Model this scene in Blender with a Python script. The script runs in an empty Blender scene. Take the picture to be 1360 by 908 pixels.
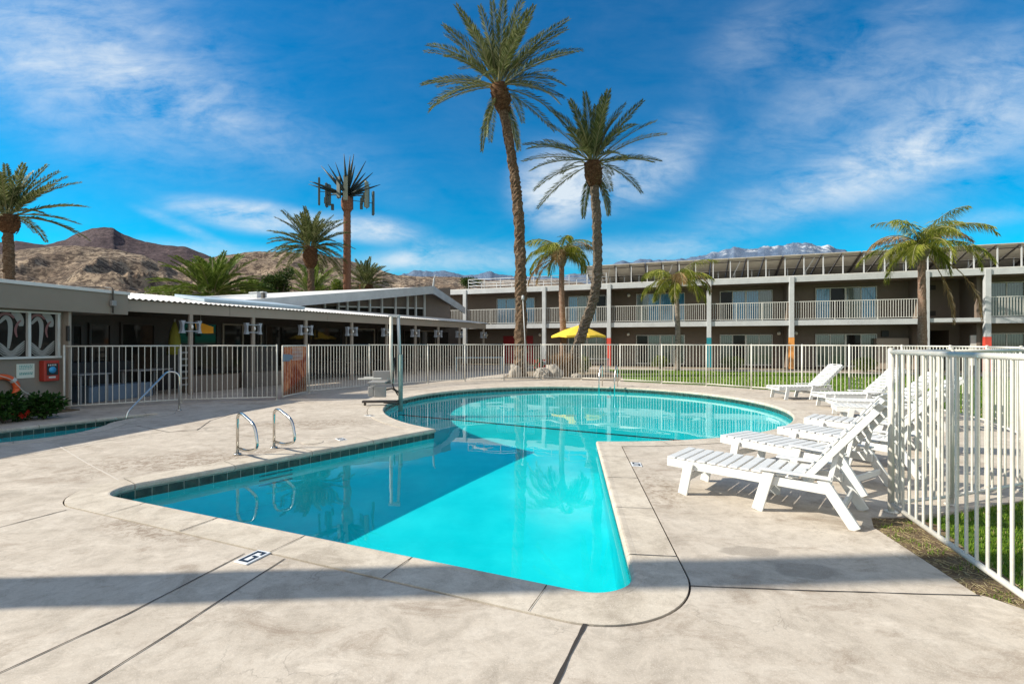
import bpy, bmesh, math, random
from mathutils import Vector, Matrix, noise
from mathutils.geometry import tessellate_polygon

R = math.radians
scene = bpy.context.scene
col = scene.collection
rng = random.Random(7)
F, CX, CY, H = 640.0, 680.0, 455.0, 1.58     # focal length in photo pixels, principal point, eye height

def G(px, py, z=0.0):
    """point of the horizontal plane z seen at a place of the photograph"""
    Y = (H - z) * F / (py - CY)
    return Vector(((px - CX) / F * Y, Y, z))

def P(px, py, Y):
    return Vector(((px - CX) / F * Y, Y, H + (CY - py) / F * Y))

# ------------------------------------------------------------------ materials
def newmat(name, color=(0.5, 0.5, 0.5), rough=0.6, metal=0.0, spec=0.5):
    m = bpy.data.materials.new(name); m.use_nodes = True
    b = m.node_tree.nodes['Principled BSDF']
    b.inputs['Base Color'].default_value = (*color, 1)
    b.inputs['Roughness'].default_value = rough
    b.inputs['Metallic'].default_value = metal
    b.inputs['Specular IOR Level'].default_value = spec
    return m

class NT:
    def __init__(s, m): s.t = m.node_tree; s.b = s.t.nodes.get('Principled BSDF')
    def n(s, typ, **kw):
        x = s.t.nodes.new(typ)
        for k, v in kw.items():
            if k in ('operation', 'blend_type', 'data_type', 'noise_dimensions', 'feature', 'wave_type', 'bands_direction', 'distance', 'vector_type', 'noise_type', 'interpolation_type', 'clamp', 'use_clamp', 'rings_direction', 'wave_profile'):
                setattr(x, k, v)
            else:
                x.inputs[k].default_value = v
        return x
    def l(s, a, b): s.t.links.new(a, b)
    def coord(s, scale=(1, 1, 1), rot=(0, 0, 0), which='Object', loc=(0, 0, 0)):
        c = s.n('ShaderNodeTexCoord'); m = s.n('ShaderNodeMapping')
        m.inputs['Scale'].default_value = scale; m.inputs['Rotation'].default_value = rot
        m.inputs['Location'].default_value = loc
        s.l(c.outputs[which], m.inputs['Vector']); return m.outputs['Vector']
    def noise(s, vec, scale, detail=6, rough=0.55, dist=0.0):
        x = s.n('ShaderNodeTexNoise'); x.inputs['Scale'].default_value = scale
        x.inputs['Detail'].default_value = detail; x.inputs['Roughness'].default_value = rough
        x.inputs['Distortion'].default_value = dist
        s.l(vec, x.inputs['Vector']); return x.outputs['Fac']
    def ramp(s, fac, stops):
        r = s.n('ShaderNodeValToRGB'); e = r.color_ramp.elements
        while len(e) < len(stops): e.new(0.5)
        for i, (p, c) in enumerate(stops):
            e[i].position = p
            e[i].color = (*c, 1) if hasattr(c, '__len__') else (c, c, c, 1)
        s.l(fac, r.inputs['Fac']); return r.outputs['Color']
    def mix(s, fac, a, b, mode='MIX'):
        x = s.n('ShaderNodeMix', data_type='RGBA', blend_type=mode)
        for sock, v in ((x.inputs[0], fac), (x.inputs[6], a), (x.inputs[7], b)):
            if hasattr(v, 'is_linked'): s.l(v, sock)
            elif hasattr(v, '__len__'): sock.default_value = (*v, 1)
            else: sock.default_value = v
        return x.outputs[2]
    def math(s, op, a, b=0.0, clamp=False):
        x = s.n('ShaderNodeMath', operation=op); x.use_clamp = clamp
        for sock, v in ((x.inputs[0], a), (x.inputs[1], b)):
            if hasattr(v, 'is_linked'): s.l(v, sock)
            else: sock.default_value = v
        return x.outputs[0]
    def bump(s, h, strength=0.3, dist=0.01):
        b = s.n('ShaderNodeBump'); b.inputs['Strength'].default_value = strength
        b.inputs['Distance'].default_value = dist
        s.l(h, b.inputs['Height']); s.l(b.outputs['Normal'], s.b.inputs['Normal'])
    def color(s, c): s.l(c, s.b.inputs['Base Color'])
    def rough(s, c): s.l(c, s.b.inputs['Roughness'])

def painted(name, color, rough=0.45, var=0.12, scale=3.0, bump=0.05, dirt=None):
    """paint with slight blotches and grime"""
    m = newmat(name, color, rough); t = NT(m); v = t.coord()
    n1 = t.noise(v, scale, 7, 0.65)
    lo = tuple(c * (1 - var) for c in color); hi = tuple(min(1, c * (1 + var * .6)) for c in color)
    c = t.ramp(n1, [(0.3, lo), (0.7, hi)])
    if dirt:
        n2 = t.noise(v, scale * 5, 8, 0.7)
        c = t.mix(t.ramp(n2, [(0.56, 0.0), (0.74, 0.55)]), c, dirt)
    t.color(c)
    t.bump(t.noise(v, scale * 30, 3), bump, 0.01)
    return m

def concrete_mat(name, base, dark, light, stains=True, damp=(), soil=()):
    m = newmat(name, base, 0.85, spec=0.3); t = NT(m); v = t.coord()
    big = t.noise(v, 0.55, 5, 0.6, 0.6)
    mid = t.noise(v, 2.6, 9, 0.68, 0.9)
    fine = t.noise(v, 38, 5, 0.7)
    c = t.ramp(big, [(0.33, dark), (0.5, base), (0.68, light)])
    c = t.mix(0.68, c, t.ramp(mid, [(0.32, tuple(x * .82 for x in dark)), (0.47, base), (0.66, light)]))
    c = t.mix(t.ramp(fine, [(0.35, 0.30), (0.55, 0.0)]), c, tuple(x * .72 for x in base))
    n6 = t.noise(v, 7.5, 8, 0.75, 0.5)
    c = t.mix(t.ramp(n6, [(0.38, 0.42), (0.52, 0.0)]), c, tuple(x * .78 for x in dark))
    # light efflorescence
    sc = t.noise(t.coord((1, 2.3, 1), (0, 0, .5)), 1.9, 10, 0.72, 1.2)
    c = t.mix(t.ramp(sc, [(0.55, 0.0), (0.70, 0.45)]), c, tuple(min(1, x * 1.25) for x in light))
    if stains:
        # brown soiled bands, small grit, and pits
        s = t.noise(t.coord((1.0, 1.6, 1), (0, 0, -.6), loc=(3, 1, 0)), 1.3, 12, 0.78, 0.8)
        c = t.mix(t.ramp(s, [(0.52, 0.0), (0.66, 0.7)]), c, (0.25, 0.19, 0.14))
        g = t.noise(v, 13, 10, 0.8, 1.5)
        gm = t.noise(v, 0.45, 3, 0.5)
        gg = t.math('MULTIPLY', t.ramp(g, [(0.68, 0.0), (0.78, 0.75)]), t.ramp(gm, [(0.48, 0.0), (0.56, .85)]))
        c = t.mix(gg, c, (0.13, 0.105, 0.09))
    for (dx, dy, rx, ry) in damp:
        mp = t.n('ShaderNodeMapping', vector_type='TEXTURE'); mp.inputs['Location'].default_value = (dx, dy, 0); mp.inputs['Scale'].default_value = (rx, ry, 50)
        nz = t.n('ShaderNodeTexNoise'); nz.inputs['Scale'].default_value = 6; nz.inputs['Detail'].default_value = 6; t.l(v, nz.inputs['Vector'])
        dv = t.n('ShaderNodeVectorMath', operation='MULTIPLY_ADD') ; t.l(nz.outputs['Color'], dv.inputs[0]); dv.inputs[1].default_value = (.16, .16, 0); t.l(v, dv.inputs[2])
        sb = t.n('ShaderNodeVectorMath', operation='SUBTRACT'); t.l(dv.outputs[0], sb.inputs[0]); sb.inputs[1].default_value = (.08, .08, 0)
        t.l(sb.outputs[0], mp.inputs[0]); ln = t.n('ShaderNodeVectorMath', operation='LENGTH'); t.l(mp.outputs[0], ln.inputs[0])
        c = t.mix(t.ramp(ln.outputs['Value'], [(.80, 0.62), (1.0, 0.0)]), c, tuple(x * .52 for x in base))
    for (dx, dy, rx, ry, an) in soil:
        mp = t.n('ShaderNodeMapping', vector_type='TEXTURE'); mp.inputs['Location'].default_value = (dx, dy, 0); mp.inputs['Scale'].default_value = (rx, ry, 50); mp.inputs['Rotation'].default_value = (0, 0, R(an))
        t.l(v, mp.inputs[0]); ln = t.n('ShaderNodeVectorMath', operation='LENGTH'); t.l(mp.outputs[0], ln.inputs[0])
        k = t.math('MULTIPLY', t.ramp(ln.outputs['Value'], [(.35, 1.0), (1.0, 0.0)]), t.ramp(t.noise(v, 11, 10, .78, 1.0), [(0.46, 0.0), (0.58, .75)]))
        c = t.mix(k, c, (0.19, 0.135, 0.09))
    # hairline crazing where the slab has aged, and dark specks
    vo = t.n('ShaderNodeTexVoronoi', feature='DISTANCE_TO_EDGE'); vo.inputs['Scale'].default_value = 1.7
    wv = t.n('ShaderNodeTexNoise'); wv.inputs['Scale'].default_value = 3.0; wv.inputs['Detail'].default_value = 8; t.l(v, wv.inputs['Vector'])
    ad = t.n('ShaderNodeVectorMath', operation='MULTIPLY_ADD'); t.l(wv.outputs['Color'], ad.inputs[0]); ad.inputs[1].default_value = (.9, .9, 0); t.l(v, ad.inputs[2]); t.l(ad.outputs[0], vo.inputs['Vector'])
    ck = t.math('MULTIPLY', t.ramp(vo.outputs['Distance'], [(0.0, 1.0), (0.012, 0.0)]), t.ramp(t.noise(v, 1.1, 2, .5), [(0.55, 0.0), (0.62, 0.55)]))
    c = t.mix(ck, c, tuple(x * .45 for x in base))
    spk = t.noise(v, 85, 2, 0.6)
    c = t.mix(t.ramp(spk, [(0.66, 0.0), (0.72, 0.55)]), c, tuple(x * .4 for x in base))
    c = t.mix(t.ramp(t.noise(v, 140, 2, .6), [(0.30, 0.35), (0.45, 0.0)]), c, tuple(min(1, x * 1.35) for x in light))
    t.color(c)
    h = t.math('ADD', t.math('MULTIPLY', mid, 0.8), t.math('MULTIPLY', fine, 0.35))
    t.bump(h, 0.35, 0.006)
    return m

M = {}
M['deck'] = concrete_mat('deck_concrete', (0.50, 0.435, 0.36), (0.39, 0.335, 0.272), (0.60, 0.535, 0.455), damp=((1.80, 3.64, .26, .10), (2.04, 3.34, .24, .13)), soil=((-3.6, 6.75, 1.3, .5, 50), (-4.6, 6.4, 1.5, .8, 20), (-3.9, 9.5, 1.6, .7, 10), (-3.1, 4.1, .9, .25, -22), (1.6, 5.2, .9, .3, 80)))
M['coping'] = concrete_mat('coping_concrete', (0.53, 0.465, 0.38), (0.40, 0.34, 0.27), (0.63, 0.565, 0.475), stains=False)
M['path'] = concrete_mat('path_concrete', (0.45, 0.38, 0.32), (0.36, 0.31, 0.26), (0.52, 0.45, 0.38), stains=False)
M['joint'] = newmat('joint_filler', (0.035, 0.03, 0.027), 0.9)
M['joint_light'] = newmat('joint_pale', (0.55, 0.5, 0.44), 0.9)
M['wet'] = newmat('wet_concrete', (0.20, 0.185, 0.18), 0.75)
M['white_paint'] = painted('white_fence_paint', (0.62, 0.595, 0.535), 0.42, 0.16, 5, 0.05, dirt=(0.34, 0.26, 0.18))
M['old_paint'] = painted('old_fence_paint', (0.64, 0.61, 0.54), 0.45, 0.14, 5, 0.04, dirt=(0.33, 0.27, 0.2))
M['resin'] = painted('white_resin', (0.66, 0.66, 0.645), 0.4, 0.05, 9, 0.02, dirt=(0.50, 0.46, 0.40))
M['fascia'] = painted('fascia_paint', (0.50, 0.51, 0.52), 0.55, 0.14, 1.6, 0.06, dirt=(0.36, 0.35, 0.34))
M['taupe'] = painted('taupe_stucco', (0.27, 0.225, 0.18), 0.9, 0.08, 1.4, 0.35)
M['taupe_light'] = painted('taupe_trim', (0.34, 0.28, 0.225), 0.7, 0.08, 1.4, 0.1)
M['brown'] = painted('brown_wall', (0.20, 0.155, 0.125), 0.85, 0.1, 1.4, 0.25)
M['dark_brown'] = painted('dark_brown_wood', (0.045, 0.034, 0.028), 0.6, 0.2, 3, 0.1)
M['roof_white'] = painted('white_roofing', (0.70, 0.68, 0.65), 0.7, 0.12, 0.9, 0.1, dirt=(0.35, 0.31, 0.27))
M['trim_white'] = painted('white_trim', (0.62, 0.61, 0.57), 0.5, 0.07, 3, 0.03)
M['red_paint'] = painted('red_post_paint', (0.62, 0.07, 0.045), 0.5, 0.12, 3)
M['teal_paint'] = painted('teal_post_paint', (0.01, 0.22, 0.27), 0.5, 0.12, 3)
M['orange_paint'] = painted('orange_post_paint', (0.72, 0.30, 0.07), 0.5, 0.12, 3)
M['door_red'] = painted('red_door', (0.30, 0.015, 0.015), 0.5, 0.1, 2)
M['black'] = newmat('black_plastic', (0.012, 0.012, 0.013), 0.5)
M['dark_metal'] = painted('dark_metal', (0.07, 0.055, 0.045), 0.5, 0.25, 8)
M['panel'] = painted('panel_underside', (0.42, 0.38, 0.32), 0.5, 0.2, 2)
M['galv'] = painted('galvanised_pipe', (0.48, 0.49, 0.50), 0.4, 0.12, 6)
M['steel'] = newmat('polished_steel', (0.62, 0.60, 0.56), 0.16, 1.0)
M['grey_plastic'] = painted('grey_plastic', (0.27, 0.265, 0.26), 0.5, 0.1, 7)
M['verdigris'] = painted('verdigris_pipe', (0.20, 0.30, 0.27), 0.5, 0.35, 9, dirt=(0.35, 0.25, 0.16))
M['bluegrey'] = painted('blue_bench', (0.15, 0.21, 0.28), 0.6, 0.1, 2)
M['yellow'] = painted('yellow_canvas', (0.80, 0.55, 0.05), 0.85, 0.06, 4, 0.1)
M['orange'] = painted('orange_cloth', (0.75, 0.30, 0.01), 0.8, 0.06, 4)
M['table_blue'] = painted('pale_blue_table', (0.38, 0.50, 0.55), 0.4, 0.1, 4)
M['paper'] = painted('sign_plate', (0.68, 0.70, 0.60), 0.5, 0.05, 4)
M['text_teal'] = newmat('sign_teal', (0.10, 0.32, 0.28), 0.6)
M['red_box'] = painted('red_box_paint', (0.42, 0.035, 0.02), 0.4, 0.1, 5)
M['sky_blue'] = newmat('label_blue', (0.05, 0.35, 0.65), 0.4)
M['ring_orange'] = painted('ring_orange', (0.78, 0.12, 0.03), 0.55, 0.1, 5)
M['rope'] = newmat('rope', (0.6, 0.57, 0.5), 0.9)
M['decal'] = newmat('window_decal', (0.30, 0.28, 0.25), 0.6)
M['decal_pink'] = newmat('window_decal_pink', (0.22, 0.09, 0.08), 0.6)
M['lamp_glass'] = newmat('lamp_glass', (0.9, 0.88, 0.82), 0.4)
M['lamp_glass'].node_tree.nodes['Principled BSDF'].inputs['Emission Color'].default_value = (1, .95, .85, 1)
M['lamp_glass'].node_tree.nodes['Principled BSDF'].inputs['Emission Strength'].default_value = 0.0
M['marker_white'] = painted('marker_tile', (0.72, 0.74, 0.76), 0.35, 0.05, 12)
M['marker_black'] = newmat('marker_digit', (0.02, 0.022, 0.03), 0.35)
M['terracotta'] = painted('planter_wall', (0.20, 0.16, 0.13), 0.8, 0.1, 2)
M['rock'] = painted('pale_boulder', (0.38, 0.34, 0.29), 0.9, 0.35, 5, 0.9, dirt=(0.14, 0.11, 0.09))
M['flower_red'] = newmat('red_petals', (0.6, 0.03, 0.015), 0.7)
M['antenna'] = painted('antenna_panel', (0.055, 0.075, 0.06), 0.5, 0.1, 3)
M['antenna_light'] = painted('antenna_panel_light', (0.20, 0.22, 0.16), 0.5, 0.1, 3)
M['fake_leaf'] = newmat('plastic_palm_blade', (0.012, 0.026, 0.022), 0.5)
M['pink_cloth'] = newmat('faded_curtain', (0.22, 0.14, 0.15), 0.9)

def glass_pane(name, tint, rough=0.04):
    m = newmat(name, tint, rough, spec=0.5); t = NT(m)
    m.node_tree.nodes['Principled BSDF'].inputs['IOR'].default_value = 1.28
    return m
M['lantern'] = painted('lantern_paint', (0.34, 0.36, 0.40), .5, .1, 6)
M['glass'] = glass_pane('dark_glass', (0.02, 0.018, 0.016))
# window panes with the pale curtain folds that stand right behind the glass; blue set has sky reflection painted in
def curtain_mat(name, a, b, scale):
    m = newmat(name, a, 0.12, spec=0.8); t = NT(m)
    v = t.coord()
    w = t.n('ShaderNodeTexWave', wave_type='BANDS', bands_direction='X')
    w.inputs['Scale'].default_value = scale; w.inputs['Distortion'].default_value = 1.5; w.inputs['Detail'].default_value = 3
    t.l(v, w.inputs['Vector'])
    t.color(t.mix(w.outputs['Fac'], a, b))
    m.node_tree.nodes['Principled BSDF'].inputs['Coat Weight'].default_value = 1.0
    m.node_tree.nodes['Principled BSDF'].inputs['Coat Roughness'].default_value = 0.03
    m.node_tree.nodes['Principled BSDF'].inputs['Coat IOR'].default_value = 1.5
    return m
M['curtain_sky_reflect'] = curtain_mat('curtain_sky_reflect', (0.015, 0.13, 0.27), (0.04, 0.28, 0.50), 2.2)  # blue of the mirrored sky put into the curtain colour
M['curtain_green'] = curtain_mat('curtain_green', (0.05, 0.075, 0.06), (0.13, 0.17, 0.14), 2.6)

# rusty perforated sheet of the gate
m = newmat('rusty_sheet', (0.4, 0.3, 0.2), 0.8); t = NT(m)
v = t.coord((1, 1, 1))
n1 = t.noise(v, 1.6, 9, 0.7, 0.8)
c = t.ramp(n1, [(0.36, (0.50, 0.34, 0.21)), (0.48, (0.42, 0.20, 0.10)), (0.58, (0.26, 0.06, 0.02)), (0.75, (0.34, 0.13, 0.05))])
t.color(c)
tr = t.n('ShaderNodeBsdfTranslucent'); t.l(c, tr.inputs['Color']); mx = t.n('ShaderNodeMixShader'); mx.inputs[0].default_value = .5
t.l(t.b.outputs[0], mx.inputs[1]); t.l(tr.outputs[0], mx.inputs[2]); t.l(mx.outputs[0], t.t.nodes['Material Output'].inputs['Surface']); t.bump(t.noise(v, 60, 3), 0.3, 0.004); M['rusty'] = m
m = newmat('dark_mesh', (0.07, 0.07, 0.072), 0.7); M['dark_mesh'] = m

# pool
m = newmat('pool_plaster', (0.03, 0.60, 0.66), 0.9, spec=0.0); t = NT(m)
v = t.coord(); n1 = t.noise(v, 1.2, 5, 0.6)
t.color(t.ramp(n1, [(0.3, (0.0, 0.76, 0.83)), (0.7, (0.02, 0.93, 0.97))])); M['plaster'] = m
m = newmat('waterline_tile', (0.02, 0.06, 0.05), 0.25); M['tile'] = m
t = NT(m); v = t.coord(); n1 = t.noise(v, 9, 4, 0.7)
t.color(t.ramp(n1, [(0.35, (0.012, 0.03, 0.028)), (0.55, (0.03, 0.07, 0.055)), (0.75, (0.10, 0.075, 0.055))]))
M['grout'] = newmat('grout', (0.45, 0.55, 0.48), 0.8)
M['floor_tile'] = newmat('floor_line_tile', (0.004, 0.03, 0.045), 0.6)
M['step_tile'] = newmat('wall_step_tile', (0.0, 0.30, 0.32), 0.7)

m = bpy.data.materials.new('pool_water'); m.use_nodes = True; nt = m.node_tree
nt.nodes.remove(nt.nodes['Principled BSDF'])
g = nt.nodes.new('ShaderNodeBsdfGlass'); g.inputs['Roughness'].default_value = 0.0; g.inputs['IOR'].default_value = 1.333
g.inputs['Color'].default_value = (0.96, 1.0, 1.0, 1)
out = nt.nodes['Material Output']; nt.links.new(g.outputs[0], out.inputs['Surface'])
tc = nt.nodes.new('ShaderNodeTexCoord'); no = nt.nodes.new('ShaderNodeTexNoise'); no.inputs['Scale'].default_value = 2.2
no.inputs['Detail'].default_value = 3.0
nt.links.new(tc.outputs['Object'], no.inputs['Vector'])
bp = nt.nodes.new('ShaderNodeBump'); bp.inputs['Strength'].default_value = 0.10; bp.inputs['Distance'].default_value = 0.03
nt.nodes.remove(bp); nt.nodes.remove(no); nt.nodes.remove(tc)
M['water'] = m

# grass, soil
m = newmat('lawn', (0.06, 0.12, 0.015), 0.9, spec=0.2); t = NT(m); v = t.coord()
n1 = t.noise(v, 1.1, 8, 0.7); n2 = t.noise(v, 26, 8, 0.75)
c = t.ramp(n1, [(0.35, (0.055, 0.12, 0.010)), (0.6, (0.10, 0.19, 0.018)), (0.75, (0.14, 0.21, 0.035))])
c = t.mix(0.75, c, t.ramp(n2, [(0.35, (0.03, 0.07, 0.006)), (0.62, (0.17, 0.28, 0.03))]))
t.color(c); t.bump(n2, 0.9, 0.03); M['lawn'] = m
def soil(name, a, b, c_):
    m = newmat(name, a, 0.95, spec=0.1); t = NT(m); v = t.coord()
    n1 = t.noise(v, 2.4, 10, 0.75); n2 = t.noise(v, 40, 6, 0.7)
    c = t.ramp(n1, [(0.33, a), (0.52, b), (0.70, c_)])
    c = t.mix(t.ramp(n2, [(0.4, 0.55), (0.6, 0.0)]), c, tuple(x * .45 for x in a))
    t.color(c); t.bump(n2, 0.8, 0.02); return m
M['soil'] = soil('bare_soil', (0.11, 0.075, 0.045), (0.22, 0.16, 0.10), (0.34, 0.26, 0.17))
M['sand'] = soil('desert_sand', (0.24, 0.19, 0.14), (0.33, 0.27, 0.20), (0.42, 0.35, 0.27))

def leafmat(name, a, b, c_, trans=0.25, rough=0.6):
    m = newmat(name, a, rough, spec=0.15); t = NT(m)
    ge = t.n('ShaderNodeNewGeometry')
    c = t.ramp(ge.outputs['Random Per Island'], [(0.0, a), (0.55, b), (1.0, c_)])
    t.color(c)
    if trans:
        tr = t.n('ShaderNodeBsdfTranslucent'); t.l(c, tr.inputs['Color'])
        mx = t.n('ShaderNodeMixShader'); mx.inputs[0].default_value = trans
        o = t.t.nodes['Material Output']
        t.l(t.b.outputs[0], mx.inputs[1]); t.l(tr.outputs[0], mx.inputs[2]); t.l(mx.outputs[0], o.inputs['Surface'])
    return m
M['date_leaf'] = leafmat('date_palm_leaf', (0.055, 0.075, 0.022), (0.115, 0.14, 0.045), (0.32, 0.33, 0.16))
M['date_dry'] = leafmat('date_palm_pale_leaf', (0.25, 0.24, 0.13), (0.4, 0.37, 0.22), (0.5, 0.46, 0.3))
M['queen_leaf'] = leafmat('queen_palm_leaf', (0.10, 0.135, 0.015), (0.22, 0.25, 0.03), (0.42, 0.40, 0.10), .35)
M['queen_dry'] = leafmat('queen_palm_dry_leaf', (0.22, 0.13, 0.05), (0.36, 0.24, 0.11), (0.5, 0.38, 0.22))
M['bright_leaf'] = leafmat('bright_palm_leaf', (0.06, 0.11, 0.015), (0.13, 0.19, 0.03), (0.24, 0.30, 0.07), .3)
M['bush_leaf'] = leafmat('bush_leaf', (0.012, 0.04, 0.008), (0.03, 0.08, 0.014), (0.06, 0.13, 0.025))
M['dark_bush'] = leafmat('dark_bush_leaf', (0.02, 0.045, 0.012), (0.045, 0.085, 0.018), (0.10, 0.13, 0.03))
M['hedge_leaf'] = leafmat('hedge_leaf', (0.07, 0.11, 0.015), (0.13, 0.18, 0.025), (0.22, 0.26, 0.05))
M['dry_grass'] = leafmat('dry_grass_blade', (0.25, 0.14, 0.07), (0.4, 0.25, 0.13), (0.52, 0.36, 0.2))
M['blade'] = leafmat('grass_blade', (0.06, 0.13, 0.008), (0.13, 0.24, 0.015), (0.25, 0.32, 0.04), .3, .6)
M['straw'] = leafmat('straw_blade', (0.25, 0.2, 0.1), (0.35, 0.28, 0.14), (0.5, 0.42, 0.25), .1, .8)
M['rachis'] = newmat('leaf_stalk', (0.20, 0.19, 0.08), 0.8)

def trunkmat(name, a, b, c_, sx=9):
    m = newmat(name, a, 0.95, spec=0.1); t = NT(m); v = t.coord((1, 1, 2.2))
    n1 = t.noise(v, 5.0, 8, 0.75, 0.6); n2 = t.noise(v, 22, 5, .7)
    c = t.ramp(n1, [(0.32, a), (0.52, b), (0.72, c_)])
    c = t.mix(t.ramp(n2, [(0.42, 0.7), (0.58, 0.0)]), c, tuple(x * .35 for x in a))
    t.color(c); t.bump(n2, 0.9, 0.03); return m
M['date_trunk'] = trunkmat('date_palm_bark', (0.085, 0.055, 0.035), (0.19, 0.125, 0.08), (0.36, 0.28, 0.20))
M['dark_trunk'] = trunkmat('dark_palm_bark', (0.09, 0.07, 0.05), (0.19, 0.15, 0.115), (0.38, 0.31, 0.25))
M['boot'] = trunkmat('palm_boots', (0.07, 0.035, 0.02), (0.16, 0.085, 0.045), (0.32, 0.2, 0.11))
M['queen_trunk'] = trunkmat('queen_palm_bark', (0.20, 0.16, 0.13), (0.34, 0.28, 0.23), (0.46, 0.40, 0.34))
M['rusty_trunk'] = trunkmat('red_stained_palm_bark', (0.24, 0.13, 0.085), (0.33, 0.22, 0.16), (0.45, 0.38, 0.32))
M['fake_trunk'] = trunkmat('simulated_bark', (0.17, 0.08, 0.05), (0.28, 0.14, 0.09), (0.36, 0.22, 0.15))

def rockmat(name, a, b, c_, scale, spots, sp2=None, bumpd=1.0):
    m = newmat(name, a, 0.95, spec=0.1); t = NT(m); v = t.coord()
    n1 = t.noise(v, scale, 10, 0.72, 0.4); n2 = t.noise(v, scale * 5, 8, 0.8, 0.8); n3 = t.noise(v, scale * 16, 6, 0.75, 0.6)
    c = t.ramp(n1, [(0.36, a), (0.5, b), (0.66, c_)])
    c = t.mix(t.ramp(n2, [(0.46, 0.5), (0.55, 0.0)]), c, spots)
    c = t.mix(t.ramp(n3, [(0.47, 0.9), (0.53, 0.0)]), c, tuple(x * .8 for x in spots))
    t.color(c); t.bump(n2, 1.0, bumpd); return m
M['hill_near'] = rockmat('boulder_hillside', (0.22, 0.155, 0.11), (0.38, 0.29, 0.205), (0.50, 0.40, 0.30), 0.028, (0.085, 0.06, 0.048), bumpd=1.6)
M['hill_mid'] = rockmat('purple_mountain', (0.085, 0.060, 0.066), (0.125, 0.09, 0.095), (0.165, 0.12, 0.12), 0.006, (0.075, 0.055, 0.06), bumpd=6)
m = rockmat('snowy_mountain', (0.13, 0.18, 0.27), (0.19, 0.25, 0.35), (0.27, 0.33, 0.43), 0.006, (0.10, 0.15, 0.24), bumpd=20); t = NT(m)  # distance haze painted into the rock as a bluish tone
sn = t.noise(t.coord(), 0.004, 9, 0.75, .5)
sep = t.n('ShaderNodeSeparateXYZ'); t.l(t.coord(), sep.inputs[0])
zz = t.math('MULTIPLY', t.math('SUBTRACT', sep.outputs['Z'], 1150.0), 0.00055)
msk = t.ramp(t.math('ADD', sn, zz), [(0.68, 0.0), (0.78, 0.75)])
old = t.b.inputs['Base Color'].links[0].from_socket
t.color(t.mix(msk, old, (0.75, 0.78, 0.82))); M['hill_far'] = m

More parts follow.
